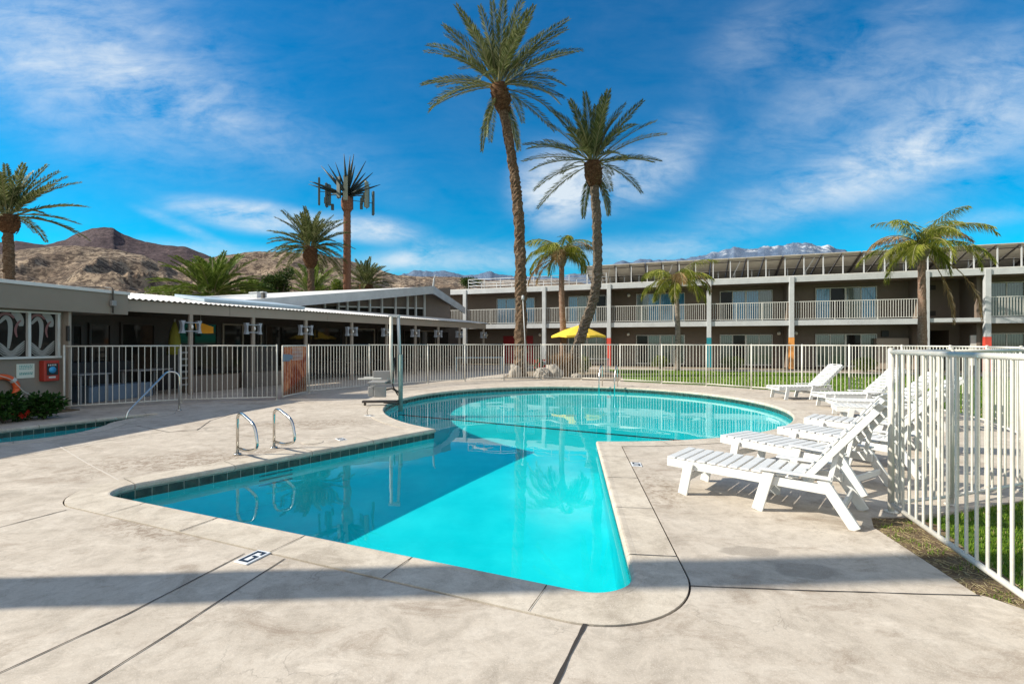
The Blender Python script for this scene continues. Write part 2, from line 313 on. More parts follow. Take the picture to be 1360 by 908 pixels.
# ------------------------------------------------------------------ mesh builder
class MB:
    def __init__(s): s.v = []; s.f = []; s.mi = []; s.sm = []; s.cur = 0; s.smooth = False
    def add(s, vs, fs):
        o = len(s.v); s.v.extend(Vector(p) for p in vs)
        for f in fs: s.f.append([i + o for i in f]); s.mi.append(s.cur); s.sm.append(s.smooth)
        return s
    def box(s, x0, x1, y0, y1, z0, z1, mat=None):
        vs = [Vector((x, y, z)) for z in (z0, z1) for x, y in ((x0, y0), (x1, y0), (x1, y1), (x0, y1))]
        if mat is not None: vs = [mat @ p for p in vs]
        return s.add(vs, [(3, 2, 1, 0), (4, 5, 6, 7), (0, 1, 5, 4), (1, 2, 6, 5), (2, 3, 7, 6), (3, 0, 4, 7)])
    def bar(s, p, q, w, h, up=(0, 0, 1), ext=0.0):
        p = Vector(p); q = Vector(q); d = (q - p).normalized(); p = p - d * ext; q = q + d * ext
        up = Vector(up); sd = d.cross(up)
        if sd.length < 1e-4: sd = d.cross(Vector((1, 0, 0)))
        sd.normalize(); u = sd.cross(d).normalized()
        a, b = sd * w / 2, u * h / 2
        vs = [p - a - b, p + a - b, p + a + b, p - a + b, q - a - b, q + a - b, q + a + b, q - a + b]
        return s.add(vs, [(0, 1, 2, 3), (7, 6, 5, 4), (0, 4, 5, 1), (1, 5, 6, 2), (2, 6, 7, 3), (3, 7, 4, 0)])
    def tube(s, pts, r, n=8, cap=True, rfun=None):
        pts = [Vector(p) for p in pts]; N = len(pts); rs = r if hasattr(r, '__len__') else [r] * N
        t0 = (pts[1] - pts[0]).normalized()
        u = t0.cross(Vector((0, 0, 1)))
        if u.length < 1e-3: u = Vector((1, 0, 0))
        u.normalize(); vs = []
        for i, p in enumerate(pts):
            t = (pts[min(i + 1, N - 1)] - pts[max(i - 1, 0)]).normalized()
            u = (u - t * u.dot(t))
            u = u.normalized() if u.length > 1e-6 else t.orthogonal().normalized()
            w = t.cross(u)
            for k in range(n):
                a = 2 * math.pi * k / n; rr = rs[i]
                if rfun: rr *= rfun(i, k)
                vs.append(p + (u * math.cos(a) + w * math.sin(a)) * rr)
        fs = []
        for i in range(N - 1):
            for k in range(n):
                a, b = i * n + k, i * n + (k + 1) % n
                fs.append((a, b, b + n, a + n))
        if cap: fs.append(tuple(range(n))[::-1]); fs.append(tuple((N - 1) * n + k for k in range(n)))
        sm = s.smooth; s.smooth = True; s.add(vs, fs); s.smooth = sm
        return s
    def sheet(s, pts, z=None):
        pts = [Vector(p) if z is None else Vector((p[0], p[1], z)) for p in pts]
        return s.add(pts, [tuple(range(len(pts)))])
    def prism(s, pts, z0, z1, holes=()):
        """flat polygon with holes, extruded between two heights"""
        loops = [list(pts)] + [list(h) for h in holes]
        tris = tessellate_polygon([[Vector((p[0], p[1], 0)) for p in l] for l in loops])
        flat = [p for l in loops for p in l]; n = len(flat)
        vs = [(p[0], p[1], z1) for p in flat] + [(p[0], p[1], z0) for p in flat]
        fs = []
        for t_ in tris:
            a, b, c = [Vector((flat[i][0], flat[i][1], 0)) for i in t_]
            if (b - a).cross(c - a).z < 0: t_ = (t_[0], t_[2], t_[1])
            fs.append(tuple(t_))
            if z0 < z1: fs.append((t_[2] + n, t_[1] + n, t_[0] + n))
        if z0 < z1:
            o = 0
            for li, l in enumerate(loops):
                m_ = len(l)
                area = sum(l[i][0] * l[(i + 1) % m_][1] - l[(i + 1) % m_][0] * l[i][1] for i in range(m_))
                for i in range(m_):
                    a, b = o + i, o + (i + 1) % m_
                    q = (a, b, b + n, a + n)
                    if (area > 0) == (li == 0): q = (a + n, b + n, b, a)
                    fs.append(q)
                o += m_
        return s.add(vs, fs)
    def panel(s, quad, thick):
        """four corners (any plane) given a thickness"""
        q = [Vector(p) for p in quad]; nrm = (q[1] - q[0]).cross(q[3] - q[0]).normalized() * thick
        lo = [p - nrm for p in q]
        return s.add(q + lo, [(0, 1, 2, 3), (7, 6, 5, 4), (0, 4, 5, 1), (1, 5, 6, 2), (2, 6, 7, 3), (3, 7, 4, 0)])
    def build(s, name, mats, parent=None, world=False, bevel=0, recalc=False):
        me = bpy.data.meshes.new(name)
        vs = s.v
        if parent is not None and world:
            inv = (Matrix.Translation(parent.location) @ parent.rotation_euler.to_matrix().to_4x4()).inverted()
            vs = [inv @ p for p in vs]
        me.from_pydata([tuple(p) for p in vs], [], s.f)
        mats = mats if isinstance(mats, (list, tuple)) else [mats]
        for m_ in mats: me.materials.append(m_)
        me.polygons.foreach_set('material_index', s.mi)
        me.polygons.foreach_set('use_smooth', s.sm)
        me.update()
        if recalc:
            bm = bmesh.new(); bm.from_mesh(me); bmesh.ops.recalc_face_normals(bm, faces=bm.faces); bm.to_mesh(me); bm.free()
        o = bpy.data.objects.new(name, me); col.objects.link(o)
        if parent is not None: o.parent = parent
        if bevel:
            bv = o.modifiers.new('bevel', 'BEVEL'); bv.width = bevel; bv.segments = 2; bv.limit_method = 'ANGLE'
            bv.angle_limit = R(40)
        return o

def tag(o, label=None, cat=None, group=None, kind=None):
    if label: o['label'] = label
    if cat: o['category'] = cat
    if group: o['group'] = group
    if kind: o['kind'] = kind
    return o
def thing(name, loc=(0, 0, 0), rz=0.0, label=None, cat=None, group=None):
    o = bpy.data.objects.new(name, None); col.objects.link(o); o.empty_display_size = 0.3
    o.location = loc; o.rotation_euler = (0, 0, rz)
    return tag(o, label, cat, group)
def struct(o): return tag(o, kind='structure')
def dup(o, parent=None):
    c = o.copy(); col.objects.link(c)
    if parent is not None: c.parent = parent
    for ch in list(o.children): dup(ch, c)
    return c
class Frame:
    """a wall line: origin, x along it, y away from the pool"""
    def __init__(s, o, ang): s.o = Vector((o[0], o[1], 0)); s.a = ang; s.x = Vector((math.cos(ang), math.sin(ang), 0)); s.y = Vector((-math.sin(ang), math.cos(ang), 0))
    def w(s, x, y, z): return s.o + s.x * x + s.y * y + Vector((0, 0, z))
    def hit(s, px, y=0.0):
        u = (px - CX) / F; o = s.o + s.y * y
        return (u * o.y - o.x) / (s.x.x - u * s.x.y)
    def z(s, px, py, y=0.0):
        p = s.w(s.hit(px, y), y, 0); return H + (CY - py) / F * p.y

# ------------------------------------------------------------------ camera, light, sky
cam = bpy.data.cameras.new('camera'); camo = bpy.data.objects.new('camera', cam); col.objects.link(camo)
camo.location = (0, 0, H); camo.rotation_euler = (R(90), 0, 0)
cam.sensor_width = 36; cam.lens = F / 1360 * 36; cam.shift_y = 1.0 / 1360; cam.clip_start = 0.05; cam.clip_end = 30000
scene.camera = camo

SUN_EL = 33.0
LD = Vector((1.0, 0.056, 0)).normalized() * math.cos(R(SUN_EL)) + Vector((0, 0, -math.sin(R(SUN_EL))))
sun = bpy.data.lights.new('sun', 'SUN'); suno = bpy.data.objects.new('sun', sun); col.objects.link(suno)
sun.energy = 4.9; sun.angle = R(0.53); sun.color = (1.0, 0.925, 0.79)
suno.rotation_euler = LD.to_track_quat('-Z', 'Y').to_euler(); suno.location = (-30, 0, 30)
sun.cycles.is_caustics_light = True

w = bpy.data.worlds.new('World'); scene.world = w; w.use_nodes = True
t = NT(w); t.b = None; nt = w.node_tree
sky = nt.nodes.new('ShaderNodeTexSky'); sky.sky_type = 'NISHITA'; sky.sun_disc = False
sky.sun_elevation = R(SUN_EL)
sky.sun_rotation = math.atan2(-LD.x, -LD.y)     # clockwise from +Y
sky.altitude = 150; sky.air_density = 1.0; sky.dust_density = 0.25; sky.ozone_density = 3.0
bg = nt.nodes['Background']; bg.inputs['Strength'].default_value = 0.10
tcw = nt.nodes.new('ShaderNodeTexCoord')
sp = nt.nodes.new('ShaderNodeSeparateXYZ'); nt.links.new(tcw.outputs['Generated'], sp.inputs[0])
ay = t.math('MAXIMUM', t.math('ABSOLUTE', sp.outputs['Y']), 0.08)
U = t.math('DIVIDE', sp.outputs['X'], ay); V = t.math('DIVIDE', sp.outputs['Z'], ay)
cmb = nt.nodes.new('ShaderNodeCombineXYZ'); nt.links.new(U, cmb.inputs[0]); nt.links.new(V, cmb.inputs[1])
def blob(px, py, rx, ry, ang, s):
    mp = nt.nodes.new('ShaderNodeMapping'); mp.vector_type = 'TEXTURE'
    mp.inputs['Location'].default_value = ((px - CX) / F, (CY - py) / F, 0)
    mp.inputs['Rotation'].default_value = (0, 0, R(ang)); mp.inputs['Scale'].default_value = (rx / F, ry / F, 1)
    nt.links.new(cmb.outputs[0], mp.inputs[0])
    vm = nt.nodes.new('ShaderNodeVectorMath'); vm.operation = 'LENGTH'; nt.links.new(mp.outputs[0], vm.inputs[0])
    mr = nt.nodes.new('ShaderNodeMapRange'); mr.interpolation_type = 'SMOOTHERSTEP'
    nt.links.new(vm.outputs['Value'], mr.inputs['Value'])
    mr.inputs['From Min'].default_value = 0.0; mr.inputs['From Max'].default_value = 1.0
    mr.inputs['To Min'].default_value = s; mr.inputs['To Max'].default_value = 0.0
    return mr.outputs[0]
blobs = [(90, 60, 420, 190, -25, .75), (280, 150, 420, 70, -20, .30), (330, 287, 170, 32, -8, 1.4), (480, 303, 130, 28, -6, 1.4),
         (735, 250, 85, 85, 20, 1.5), (820, 240, 150, 60, 10, 1.1), (900, 190, 90, 60, 30, .4), (1130, 235, 330, 60, 20, .8),
         (1290, 150, 330, 150, 25, .75), (1120, 110, 330, 90, 40, .35), (620, 345, 200, 38, 0, .75), (850, 335, 200, 34, 3, .7),
         (260, 332, 220, 22, -4, .55), (1010, 60, 160, 90, 30, .25), (240, 300, 100, 12, -22, .5), (1340, 285, 160, 20, 8, .35),
         (500, 350, 150, 22, 3, .4), (560, 335, 60, 22, 20, .5)]
acc = None
for b in blobs:
    o_ = blob(*b); acc = o_ if acc is None else t.math('ADD', acc, o_)
def wn(scale, rot, sc, detail, rough, dist):
    mp = nt.nodes.new('ShaderNodeMapping'); mp.inputs['Rotation'].default_value = (0, 0, R(rot)); mp.inputs['Scale'].default_value = scale
    nt.links.new(cmb.outputs[0], mp.inputs[0])
    return t.noise(mp.outputs[0], sc, detail, rough, dist)
nA = wn((1.0, 2.6, 1), 22, 3.2, 12, 0.60, 0.9)
nB = wn((1.6, 4.5, 1), -18, 6.0, 10, 0.62, 0.6)
nC = wn((1.0, 1.6, 1), 8, 15.0, 8, 0.7, 0.8)
nn = t.math('ADD', t.math('ADD', t.math('MULTIPLY', nA, 0.55), t.math('MULTIPLY', nB, 0.28)), t.math('MULTIPLY', nC, 0.17))
tex = t.n('ShaderNodeMapRange'); t.l(nn, tex.inputs['Value'])
tex.inputs['From Min'].default_value = 0.36; tex.inputs['From Max'].default_value = 0.68
cl = t.math('MULTIPLY', t.math('MULTIPLY', acc, tex.outputs[0]), 0.98)
cl = t.math('ADD', cl, t.math('MULTIPLY', tex.outputs[0], 0.05))
# bright cloud added behind the camera, out of view, to lift the fill light
fill_veil = t.n('ShaderNodeMapRange'); fill_veil.interpolation_type = 'SMOOTHSTEP'; t.l(sp.outputs['Y'], fill_veil.inputs['Value'])
fill_veil.inputs['From Min'].default_value = 0.12; fill_veil.inputs['From Max'].default_value = -0.35; fill_veil.inputs['To Min'].default_value = 0.0; fill_veil.inputs['To Max'].default_value = 0.80
cl = t.math('MINIMUM', cl, 0.9)
hs = nt.nodes.new('ShaderNodeHueSaturation'); hs.inputs['Saturation'].default_value = 1.35; hs.inputs['Value'].default_value = 1.0
nt.links.new(sky.outputs[0], hs.inputs['Color'])
tint = t.mix(1.0, hs.outputs[0], (0.015, 0.98, 1.02), 'MULTIPLY')
skyc = t.mix(cl, tint, (5.4, 6.0, 6.5))
vl = t.math('MINIMUM', t.math('MULTIPLY', fill_veil.outputs[0], t.math('ADD', t.math('MULTIPLY', tex.outputs[0], 0.4), 0.7)), 0.95)
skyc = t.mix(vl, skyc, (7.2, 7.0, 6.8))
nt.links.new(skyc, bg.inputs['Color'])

scene.render.engine = 'CYCLES'
scene.view_settings.view_transform = 'Standard'; scene.view_settings.look = 'None'
scene.view_settings.exposure = 0.55; scene.view_settings.gamma = 1.0; scene.view_settings.use_curve_mapping = False
scene.cycles.use_denoising = True
try: scene.cycles.denoiser = 'OPENIMAGEDENOISE'
except Exception: pass
scene.cycles.max_bounces = 8; scene.cycles.transparent_max_bounces = 8
scene.cycles.sample_clamp_indirect = 6.0
scene.cycles.caustics_reflective = False; scene.cycles.caustics_refractive = True

# ================================================================== POOL AND DECK
C0 = Vector((1.70, 12.60)); R0 = 4.9; WL = -0.15; DEPTH = -1.21
def arc(c, r, a0, a1, n): return [(c[0] + r * math.cos(R(a0 + (a1 - a0) * i / n)), c[1] + r * math.sin(R(a0 + (a1 - a0) * i / n))) for i in range(n + 1)]
def fillet(pp, p, pn, r, n=7):
    p = Vector(p); a = (Vector(pp) - p).normalized(); b = (Vector(pn) - p).normalized()
    half = a.angle(b) / 2; d = r / math.tan(half); c = p + (a + b).normalized() * (r / math.sin(half))
    s = p + a * d; e = p + b * d
    a0 = math.atan2(s.y - c.y, s.x - c.x); a1 = math.atan2(e.y - c.y, e.x - c.x)
    while a1 - a0 > math.pi: a1 -= 2 * math.pi
    while a1 - a0 < -math.pi: a1 += 2 * math.pi
    return [(c.x + r * math.cos(a0 + (a1 - a0) * i / n), c.y + r * math.sin(a0 + (a1 - a0) * i / n)) for i in range(n + 1)]
A_ = (-4.45, 5.10); E_ = (0.785, 2.915)
circ = arc(C0, R0, -94, 230.6, 96)
def sub(p, q, n): return [(p[0] + (q[0] - p[0]) * i / n, p[1] + (q[1] - p[1]) * i / n) for i in range(1, n)]
cA = fillet(circ[-1], A_, E_, 0.30, 14); cE = fillet(A_, E_, circ[0], 0.30, 20)
outline = circ + sub(circ[-1], cA[0], 12) + cA + sub(cA[-1], cE[0], 14) + cE + sub(cE[-1], circ[0], 12)

def offset(loop, d):
    n = len(loop); out = []
    for i in range(n):
        a, b, c = Vector(loop[i - 1]), Vector(loop[i]), Vector(loop[(i + 1) % n])
        n1 = (b - a).normalized(); n2 = (c - b).normalized()
        m1 = Vector((n1.y, -n1.x)); m2 = Vector((n2.y, -n2.x)); m_ = (m1 + m2).normalized()
        k = 1 / max(0.5, m_.dot(m1)); out.append(b + m_ * d * k)
    return [tuple(p) for p in out]
def clean(loop, d):
    """outward offset: drop points that fall closer than d to the pool edge (inner corners)"""
    off = offset(loop, d); res = []
    n = len(loop)
    for p in off:
        pv = Vector(p); md = 1e9
        for i in range(n):
            a, b = Vector(loop[i]), Vector(loop[(i + 1) % n]); ab = b - a
            tt = max(0, min(1, (pv - a).dot(ab) / max(ab.length_squared, 1e-9)))
            md = min(md, (pv - a - ab * tt).length)
        if md > d * 0.97: res.append(p)
    return res
COP = 0.35
ring_out = clean(outline, COP)
deck_hole = clean(outline, COP + 0.014)

spa = [(-8.12, 7.55), (-7.72, 7.95), (-7.60, 8.5), (-7.72, 9.1), (-7.95, 9.55), (-7.95, 10.05), (-7.78, 10.6), (-7.95, 10.85), (-8.3, 10.5),
       (-8.75, 9.75), (-9.3, 8.75), (-9.9, 7.8), (-10.2, 7.0), (-9.8, 6.5), (-9.1, 6.7), (-8.6, 7.1)]
def smooth_loop(l, k=2):
    for _ in range(k):
        o = []
        for i in range(len(l)):
            a, b = Vector(l[i]), Vector(l[(i + 1) % len(l)])
            o += [tuple(a * .75 + b * .25), tuple(a * .25 + b * .75)]
        l = o
    return l
spa = smooth_loop(spa, 2)
spa_out = clean(spa, 0.30); spa_hole = clean(spa, 0.308)

fence_pts = [(-6.31, 14.98), (-5.02, 16.97), (-3.26, 18.66), (-1.93, 19.75), (-0.34, 20.4), (1.25, 20.8), (2.95, 20.4), (4.4, 19.6), (5.75, 18.5),
             (7.1, 17.6), (8.1, 16.3), (9.15, 15.2), (9.8, 14.0), (9.95, 12.3), (9.55, 10.5), (9.15, 9.28), (8.35, 7.9), (7.1, 6.35), (5.45, 5.13), (4.28, 4.70), (3.54, 4.5)]
deck_outer = [(3.4, -6.0), (3.28, 1.0), (3.04, 2.86), (2.96, 3.0), (2.92, 3.03), (3.10, 4.13), (3.25, 4.36), (3.60, 4.40), (3.95, 4.47), (4.4, 4.6), (5.55, 4.98), (7.3, 6.2), (8.62, 7.75), (9.45, 9.2),
              (9.85, 10.4), (10.25, 12.3), (10.1, 14.15), (9.4, 15.45), (8.35, 16.5), (7.3, 17.85), (5.95, 18.75), (4.6, 19.85), (3.1, 20.65),
              (1.3, 21.1), (-0.5, 21.0), (-0.2, 24.0), (0.4, 29.5), (-3.8, 34.0), (-24, 34.0), (-24, -6.0)]
mb = MB(); mb.prism(deck_outer, -0.16, 0.0, [deck_hole, spa_hole]); struct(mb.build('pool_deck', M['deck']))

# joint filler below the narrow gap round the coping
for nm, a, b in (('deck_joint', clean(outline, COP - 0.01), clean(outline, COP + 0.03)), ('deck_joint', clean(spa, 0.29), clean(spa, 0.32))):
    mb = MB(); mb.prism(b, -0.03, -0.012, [a]); struct(mb.build(nm, M['joint']))

# coping stones: one ring cut by joints, with a rounded inner nose
def coping(inner, width, seg, name, mat, z1=0.006, gap=0.004):
    n = len(inner); L = [0.0]
    for i in range(n): L.append(L[-1] + (Vector(inner[(i + 1) % n]) - Vector(inner[i])).length)
    tot = L[-1]; k = max(3, round(tot / seg)); step = tot / k
    off = offset(inner, width); nose = offset(inner, -0.012); nose2 = offset(inner, 0.004); nose3 = offset(inner, 0.02)
    def at(loop, s):
        s %= tot
        lo = 0
        while L[lo + 1] < s: lo += 1
        f = (s - L[lo]) / (L[lo + 1] - L[lo]); a, b = Vector(loop[lo]), Vector(loop[(lo + 1) % n])
        return a.lerp(b, f)
    mb = MB(); mb.smooth = False
    for j in range(k):
        s0 = j * step + gap; s1 = (j + 1) * step - gap
        ss = [s0] + [l for l in L if s0 + .01 < l < s1 - .01] + [s1]
        prof = [(nose2, -0.065), (nose, -0.045), (nose, -0.014), (nose2, z1 - 0.003), (nose3, z1), (off, z1 - 0.002), (off, -0.05), (nose2, -0.065)]
        base = len(mb.v); m_ = len(prof)
        vs = [(*at(lp, s), z) for s in ss for lp, z in prof[:-1]]
        m_ -= 1; fs = []
        for i in range(len(ss) - 1):
            for q in range(m_):
                a, b = i * m_ + q, i * m_ + (q + 1) % m_
                fs.append((a, a + m_, b + m_, b))
        fs.append(tuple(range(m_))[::-1]); fs.append(tuple((len(ss) - 1) * m_ + q for q in range(m_)))
        mb.add(vs, fs)
    return mb.build(name, mat, recalc=True)
def inner_ok(loop, width):
    return loop
# the inner corner at B needs its own treatment: offset outward points overlap there, so limit with a clean ring fill
def ring_piece(name, inner, outer, z, mat):
    mb = MB(); mb.prism(outer, -0.05, z, [inner]); return mb.build(name, mat)
struct(coping(outline, 0.06, 1.05, 'pool_coping', M['coping'], 0.008))
struct(ring_piece('pool_coping', clean(outline, 0.058), ring_out, 0.005, M['coping']))
struct(coping(spa, 0.05, 0.9, 'spa_coping', M['coping'], 0.008))
struct(ring_piece('spa_coping', clean(spa, 0.048), spa_out, 0.005, M['coping']))

def strip(name, pts, width, mat, z=0.004):
    mb = MB(); pts = [Vector((p[0], p[1])) for p in pts]
    # slight wander so that joints do not look ruled
    dense = []
    for a, b in zip(pts, pts[1:]):
        k = max(1, int((b - a).length / 0.06))
        for i in range(k): dense.append(a.lerp(b, i / k))
    dense.append(pts[-1]); n = len(dense); l = []; r = []
    for i, p in enumerate(dense):
        d = (dense[min(i + 1, n - 1)] - dense[max(i - 1, 0)]).normalized(); s_ = Vector((d.y, -d.x))
        ww = width * (0.75 + 0.5 * noise.noise(Vector((p.x * 9, p.y * 9, 1.3)))); off_ = 0.006 * noise.noise(Vector((p.x * 3, p.y * 3, 5)))
        l.append((*(p + s_ * (off_ + ww / 2)), z)); r.append((*(p + s_ * (off_ - ww / 2)), z))
    vs = l + r
    mb.add(vs, [(i, i + 1, n + i + 1, n + i) for i in range(n - 1)])
    return struct(mb.build(name, mat))
def gp(*pts): return [G(a, b)[:2] for a, b in pts]
strip('deck_joint', gp((378, 742), (250, 825), (112, 912)), 0.011, M['joint'])
strip('deck_joint', gp((325, 735), (170, 815), (-10, 898)), 0.012, M['joint'])
strip('deck_joint', [G(777, 828)[:2], G(735, 912)[:2], (0.0, 1.4), (-0.3, 0)], 0.026, M['joint'], 0.0045)
strip('deck_joint', gp((88, 677), (0, 700), (-120, 728)), 0.014, M['joint'])
strip('deck_joint', gp((914, 778), (1100, 785), (1302, 791)), 0.012, M['joint'])
strip('deck_joint', gp((75, 590), (110, 612), (162, 640)), 0.022, M['joint_light'])
strip('deck_joint', gp((-60, 620), (80, 596), (190, 577), (360, 560)), 0.012, M['joint'])
strip('deck_joint', gp((262, 571), (280, 558), (320, 546), (372, 537), (420, 533)), 0.02, M['joint'])
strip('deck_joint', gp((410, 523.5), (470, 520), (560, 513), (640, 508)), 0.03, M['joint'])
strip('deck_joint', gp((180, 565), (225, 574), (262, 571)), 0.02, M['joint'])
strip('deck_joint', gp((1035, 572), (1080, 563), (1120, 552)), 0.02, M['joint'])
# joints across the coping stones, in line with the gaps of the nosing
def cross_joints(loop, width, seg):
    n = len(loop); L = [0.0]
    for i in range(n): L.append(L[-1] + (Vector(loop[(i + 1) % n]) - Vector(loop[i])).length)
    tot = L[-1]; k = max(3, round(tot / seg)); step = tot / k; rj = random.Random(4)
    for j in range(k):
        s_ = j * step; lo = 0
        while L[lo + 1] < s_: lo += 1
        a, b = Vector(loop[lo]), Vector(loop[(lo + 1) % n]); f = (s_ - L[lo]) / (L[lo + 1] - L[lo]); p = a.lerp(b, f); d = (b - a).normalized(); nn_ = Vector((d.y, -d.x))
        q = p + nn_ * width
        if min((q - Vector(loop[i])).length for i in range(n)) < width * .9: continue
        strip('deck_joint', [p + nn_ * .012, q], rj.choice((.006, .008, .011)), M['joint'], 0.0105)
cross_joints(outline, COP, 1.05); cross_joints(spa, .3, .9)

# depth marker plates let into the deck
def digit_plate(c, ang, scale, glyph, label):
    t_ = thing('depth_marker', (c[0], c[1], 0.0), ang, label, 'depth marker')
    mb = MB(); mb.box(-.062 * scale, .062 * scale, -.105 * scale, .105 * scale, 0.001, 0.010); mb.build('plate', M['marker_white'], t_, bevel=0.002)
    mb = MB(); s = scale
    L_ = {'G': [(-.045, -.085, -.023, .085), (-.023, .063, .045, .085), (.023, .035, .045, .063), (-.023, -.085, .045, -.063), (.023, -.063, .045, -.005), (-.005, -.005, .045, .016)],
          '5': [(-.045, .063, .045, .085), (-.045, .0, -.023, .063), (-.045, -.01, .045, .012), (.023, -.085, .045, -.01), (-.045, -.085, .023, -.063)]}[glyph]
    for x0, y0, x1, y1 in L_:
        mb.sheet([(x0 * s, y0 * s, .0125), (x1 * s, y0 * s, .0125), (x1 * s, y1 * s, .0125), (x0 * s, y1 * s, .0125)])
    mb.build('digit', M['marker_black'], t_)
digit_plate(G(335.5, 740.5), R(-21), 1.0, 'G', 'white depth marker with a black figure on the near deck by the coping joint')
digit_plate(G(845, 617), R(-8), 1.0, '5', 'small white depth marker on the deck right of the pool neck')
digit_plate(G(491, 552), R(60), 1.0, '5', 'small depth marker beside the pool lift footrest on the left deck')
digit_plate(G(453, 583.5), R(40), 1.0, '5', 'small depth marker near the long left coping, past the ladder rails')
# patched round access covers
for (px, py, r_, lb) in ((415, 587, .16, 'pale round skimmer cover beside the left coping past the ladder rails'), (507, 524.5, .0, '')):
    if r_:
        c = G(px, py); mb = MB(); mb.prism([(c.x + r_ * math.cos(a * .2618), c.y + r_ * math.sin(a * .2618)) for a in range(24)], -.01, .006)
        tag(mb.build('skimmer_cover', M['coping']), lb, 'cover')
# basin: floor, walls, tile band
FL0, FL1 = Vector((-3.0, 12.75)), Vector((5.2, 8.75))
def basin(loop, depth, name, mat):
    mb = MB(); n = len(loop); lo = [(p[0], p[1], depth) for p in loop]; hi = [(p[0], p[1], -0.215) for p in loop]
    mb.add(hi + lo, [(i, n + i, n + (i + 1) % n, (i + 1) % n) for i in range(n)])
    tr = tessellate_polygon([[Vector((p[0], p[1], 0)) for p in loop]])
    fs = []
    for f in tr:
        a, b, c = [Vector((*loop[i], 0)) for i in f]
        fs.append(tuple(f) if (b - a).cross(c - a).z > 0 else (f[0], f[2], f[1]))
    mb.add(lo, fs)
    o = mb.build(name, mat)
    if name == 'pool_basin':      # the round part is shallower: its floor climbs from the dark tile line on
        bm = bmesh.new(); bm.from_mesh(o.data)
        ln = (FL1 - FL0).normalized(); nn_ = Vector((-ln.y, ln.x, 0))
        fl = [f for f in bm.faces if abs(f.normal.z) > .9]
        bmesh.ops.bisect_plane(bm, geom=fl + list({e for f in fl for e in f.edges}) + list({v for f in fl for v in f.verts}), plane_co=(*FL0, 0), plane_no=nn_)
        for v_ in bm.verts:
            if v_.co.z < depth + .01:
                sdist = (v_.co - Vector((*FL0, 0))).dot(nn_)
                v_.co.z = (depth + sdist * .05) if sdist > 0 else max(depth + sdist * .075, depth - .5)
        bm.to_mesh(o.data); bm.free()
    o.cycles.is_caustics_receiver = True
    return struct(o)
bw = offset(outline, 0.02)
basin(bw, DEPTH, 'pool_basin', M['plaster'])
sbw = offset(spa, 0.02)
basin(sbw, -0.9, 'spa_basin', M['plaster'])
def tiles(loop, name, h0=-0.066, h1=-0.20, tw=0.15):
    n = len(loop); mb = MB()
    L = [0.0]
    for i in range(n): L.append(L[-1] + (Vector(loop[(i + 1) % n]) - Vector(loop[i])).length)
    tot = L[-1]; k = round(tot / (tw + .008)); st = tot / k
    inn = offset(loop, -0.006)
    def at(lp, s):
        s %= tot; lo = 0
        while L[lo + 1] < s: lo += 1
        f = (s - L[lo]) / max(1e-6, L[lo + 1] - L[lo]); return Vector(lp[lo]).lerp(Vector(lp[(lo + 1) % n]), f)
    mb.cur = 1
    vs = [(*p, h0) for p in loop] + [(*p, -.22) for p in loop]
    mb.add(vs, [(i, n + i, n + (i + 1) % n, (i + 1) % n) for i in range(n)])
    mb.cur = 0
    for j in range(k):
        a = at(inn, j * st + .004); b = at(inn, (j + 1) * st - .004)
        mb.add([(*a, h0 - .004), (*b, h0 - .004), (*b, h1), (*a, h1)], [(0, 3, 2, 1)])
    return struct(mb.build(name, [M['tile'], M['grout']]))
tiles(offset(outline, 0.012), 'waterline_tiles'); tiles(offset(spa, 0.012), 'waterline_tiles')
def water(loop, name):
    mb = MB(); tr = tessellate_polygon([[Vector((p[0], p[1], 0)) for p in loop]])
    vs = [(p[0], p[1], WL) for p in loop]; fs = []
    for f in tr:
        a, b, c = [Vector((*loop[i], 0)) for i in f]
        fs.append(tuple(f) if (b - a).cross(c - a).z > 0 else (f[0], f[2], f[1]))
    mb.smooth = True; mb.add(vs, fs); o = mb.build(name, M['water'])
    bm = bmesh.new(); bm.from_mesh(o.data)          # faint real ripples
    bmesh.ops.dissolve_limit(bm, angle_limit=.01, verts=list(bm.verts), edges=list(bm.edges))
    xs_ = [p[0] for p in loop]; ys_ = [p[1] for p in loop]; stp = .11
    for ax_, lo_, hi_ in ((0, min(xs_), max(xs_)), (1, min(ys_), max(ys_))):
        q = lo_ + stp
        while q < hi_:
            co = (q, 0, 0) if ax_ == 0 else (0, q, 0); no_ = (1, 0, 0) if ax_ == 0 else (0, 1, 0)
            bmesh.ops.bisect_plane(bm, geom=list(bm.verts) + list(bm.edges) + list(bm.faces), plane_co=co, plane_no=no_); q += stp
    for v_ in bm.verts:
        c_ = v_.co; v_.co.z = WL + .0014 * noise.noise(Vector((c_.x * 1.5, c_.y * 1.5, .3))) + .0006 * noise.noise(Vector((c_.x * 3.4, c_.y * 3.4, 4.3)))
    bmesh.ops.triangulate(bm, faces=list(bm.faces))
    for f_ in bm.faces:
        f_.smooth = True
        if f_.normal.z < 0: f_.normal_flip()
    bm.to_mesh(o.data); bm.free()
    o.cycles.is_caustics_caster = True
    return struct(o)
water(offset(outline, 0.011), 'pool_water'); water(offset(spa, 0.011), 'spa_water')
# dark tile line across the pool floor
mb = MB(); p0, p1 = FL0, FL1; d = (p1 - p0).normalized(); s_ = Vector((d.y, -d.x)) * .06
mb.sheet([(*(p0 + s_), DEPTH + .006), (*(p1 + s_), DEPTH + .006), (*(p1 - s_), DEPTH + .006), (*(p0 - s_), DEPTH + .006)])
o = mb.build('floor_line', M['floor_tile']); o.cycles.is_caustics_receiver = True; struct(o)
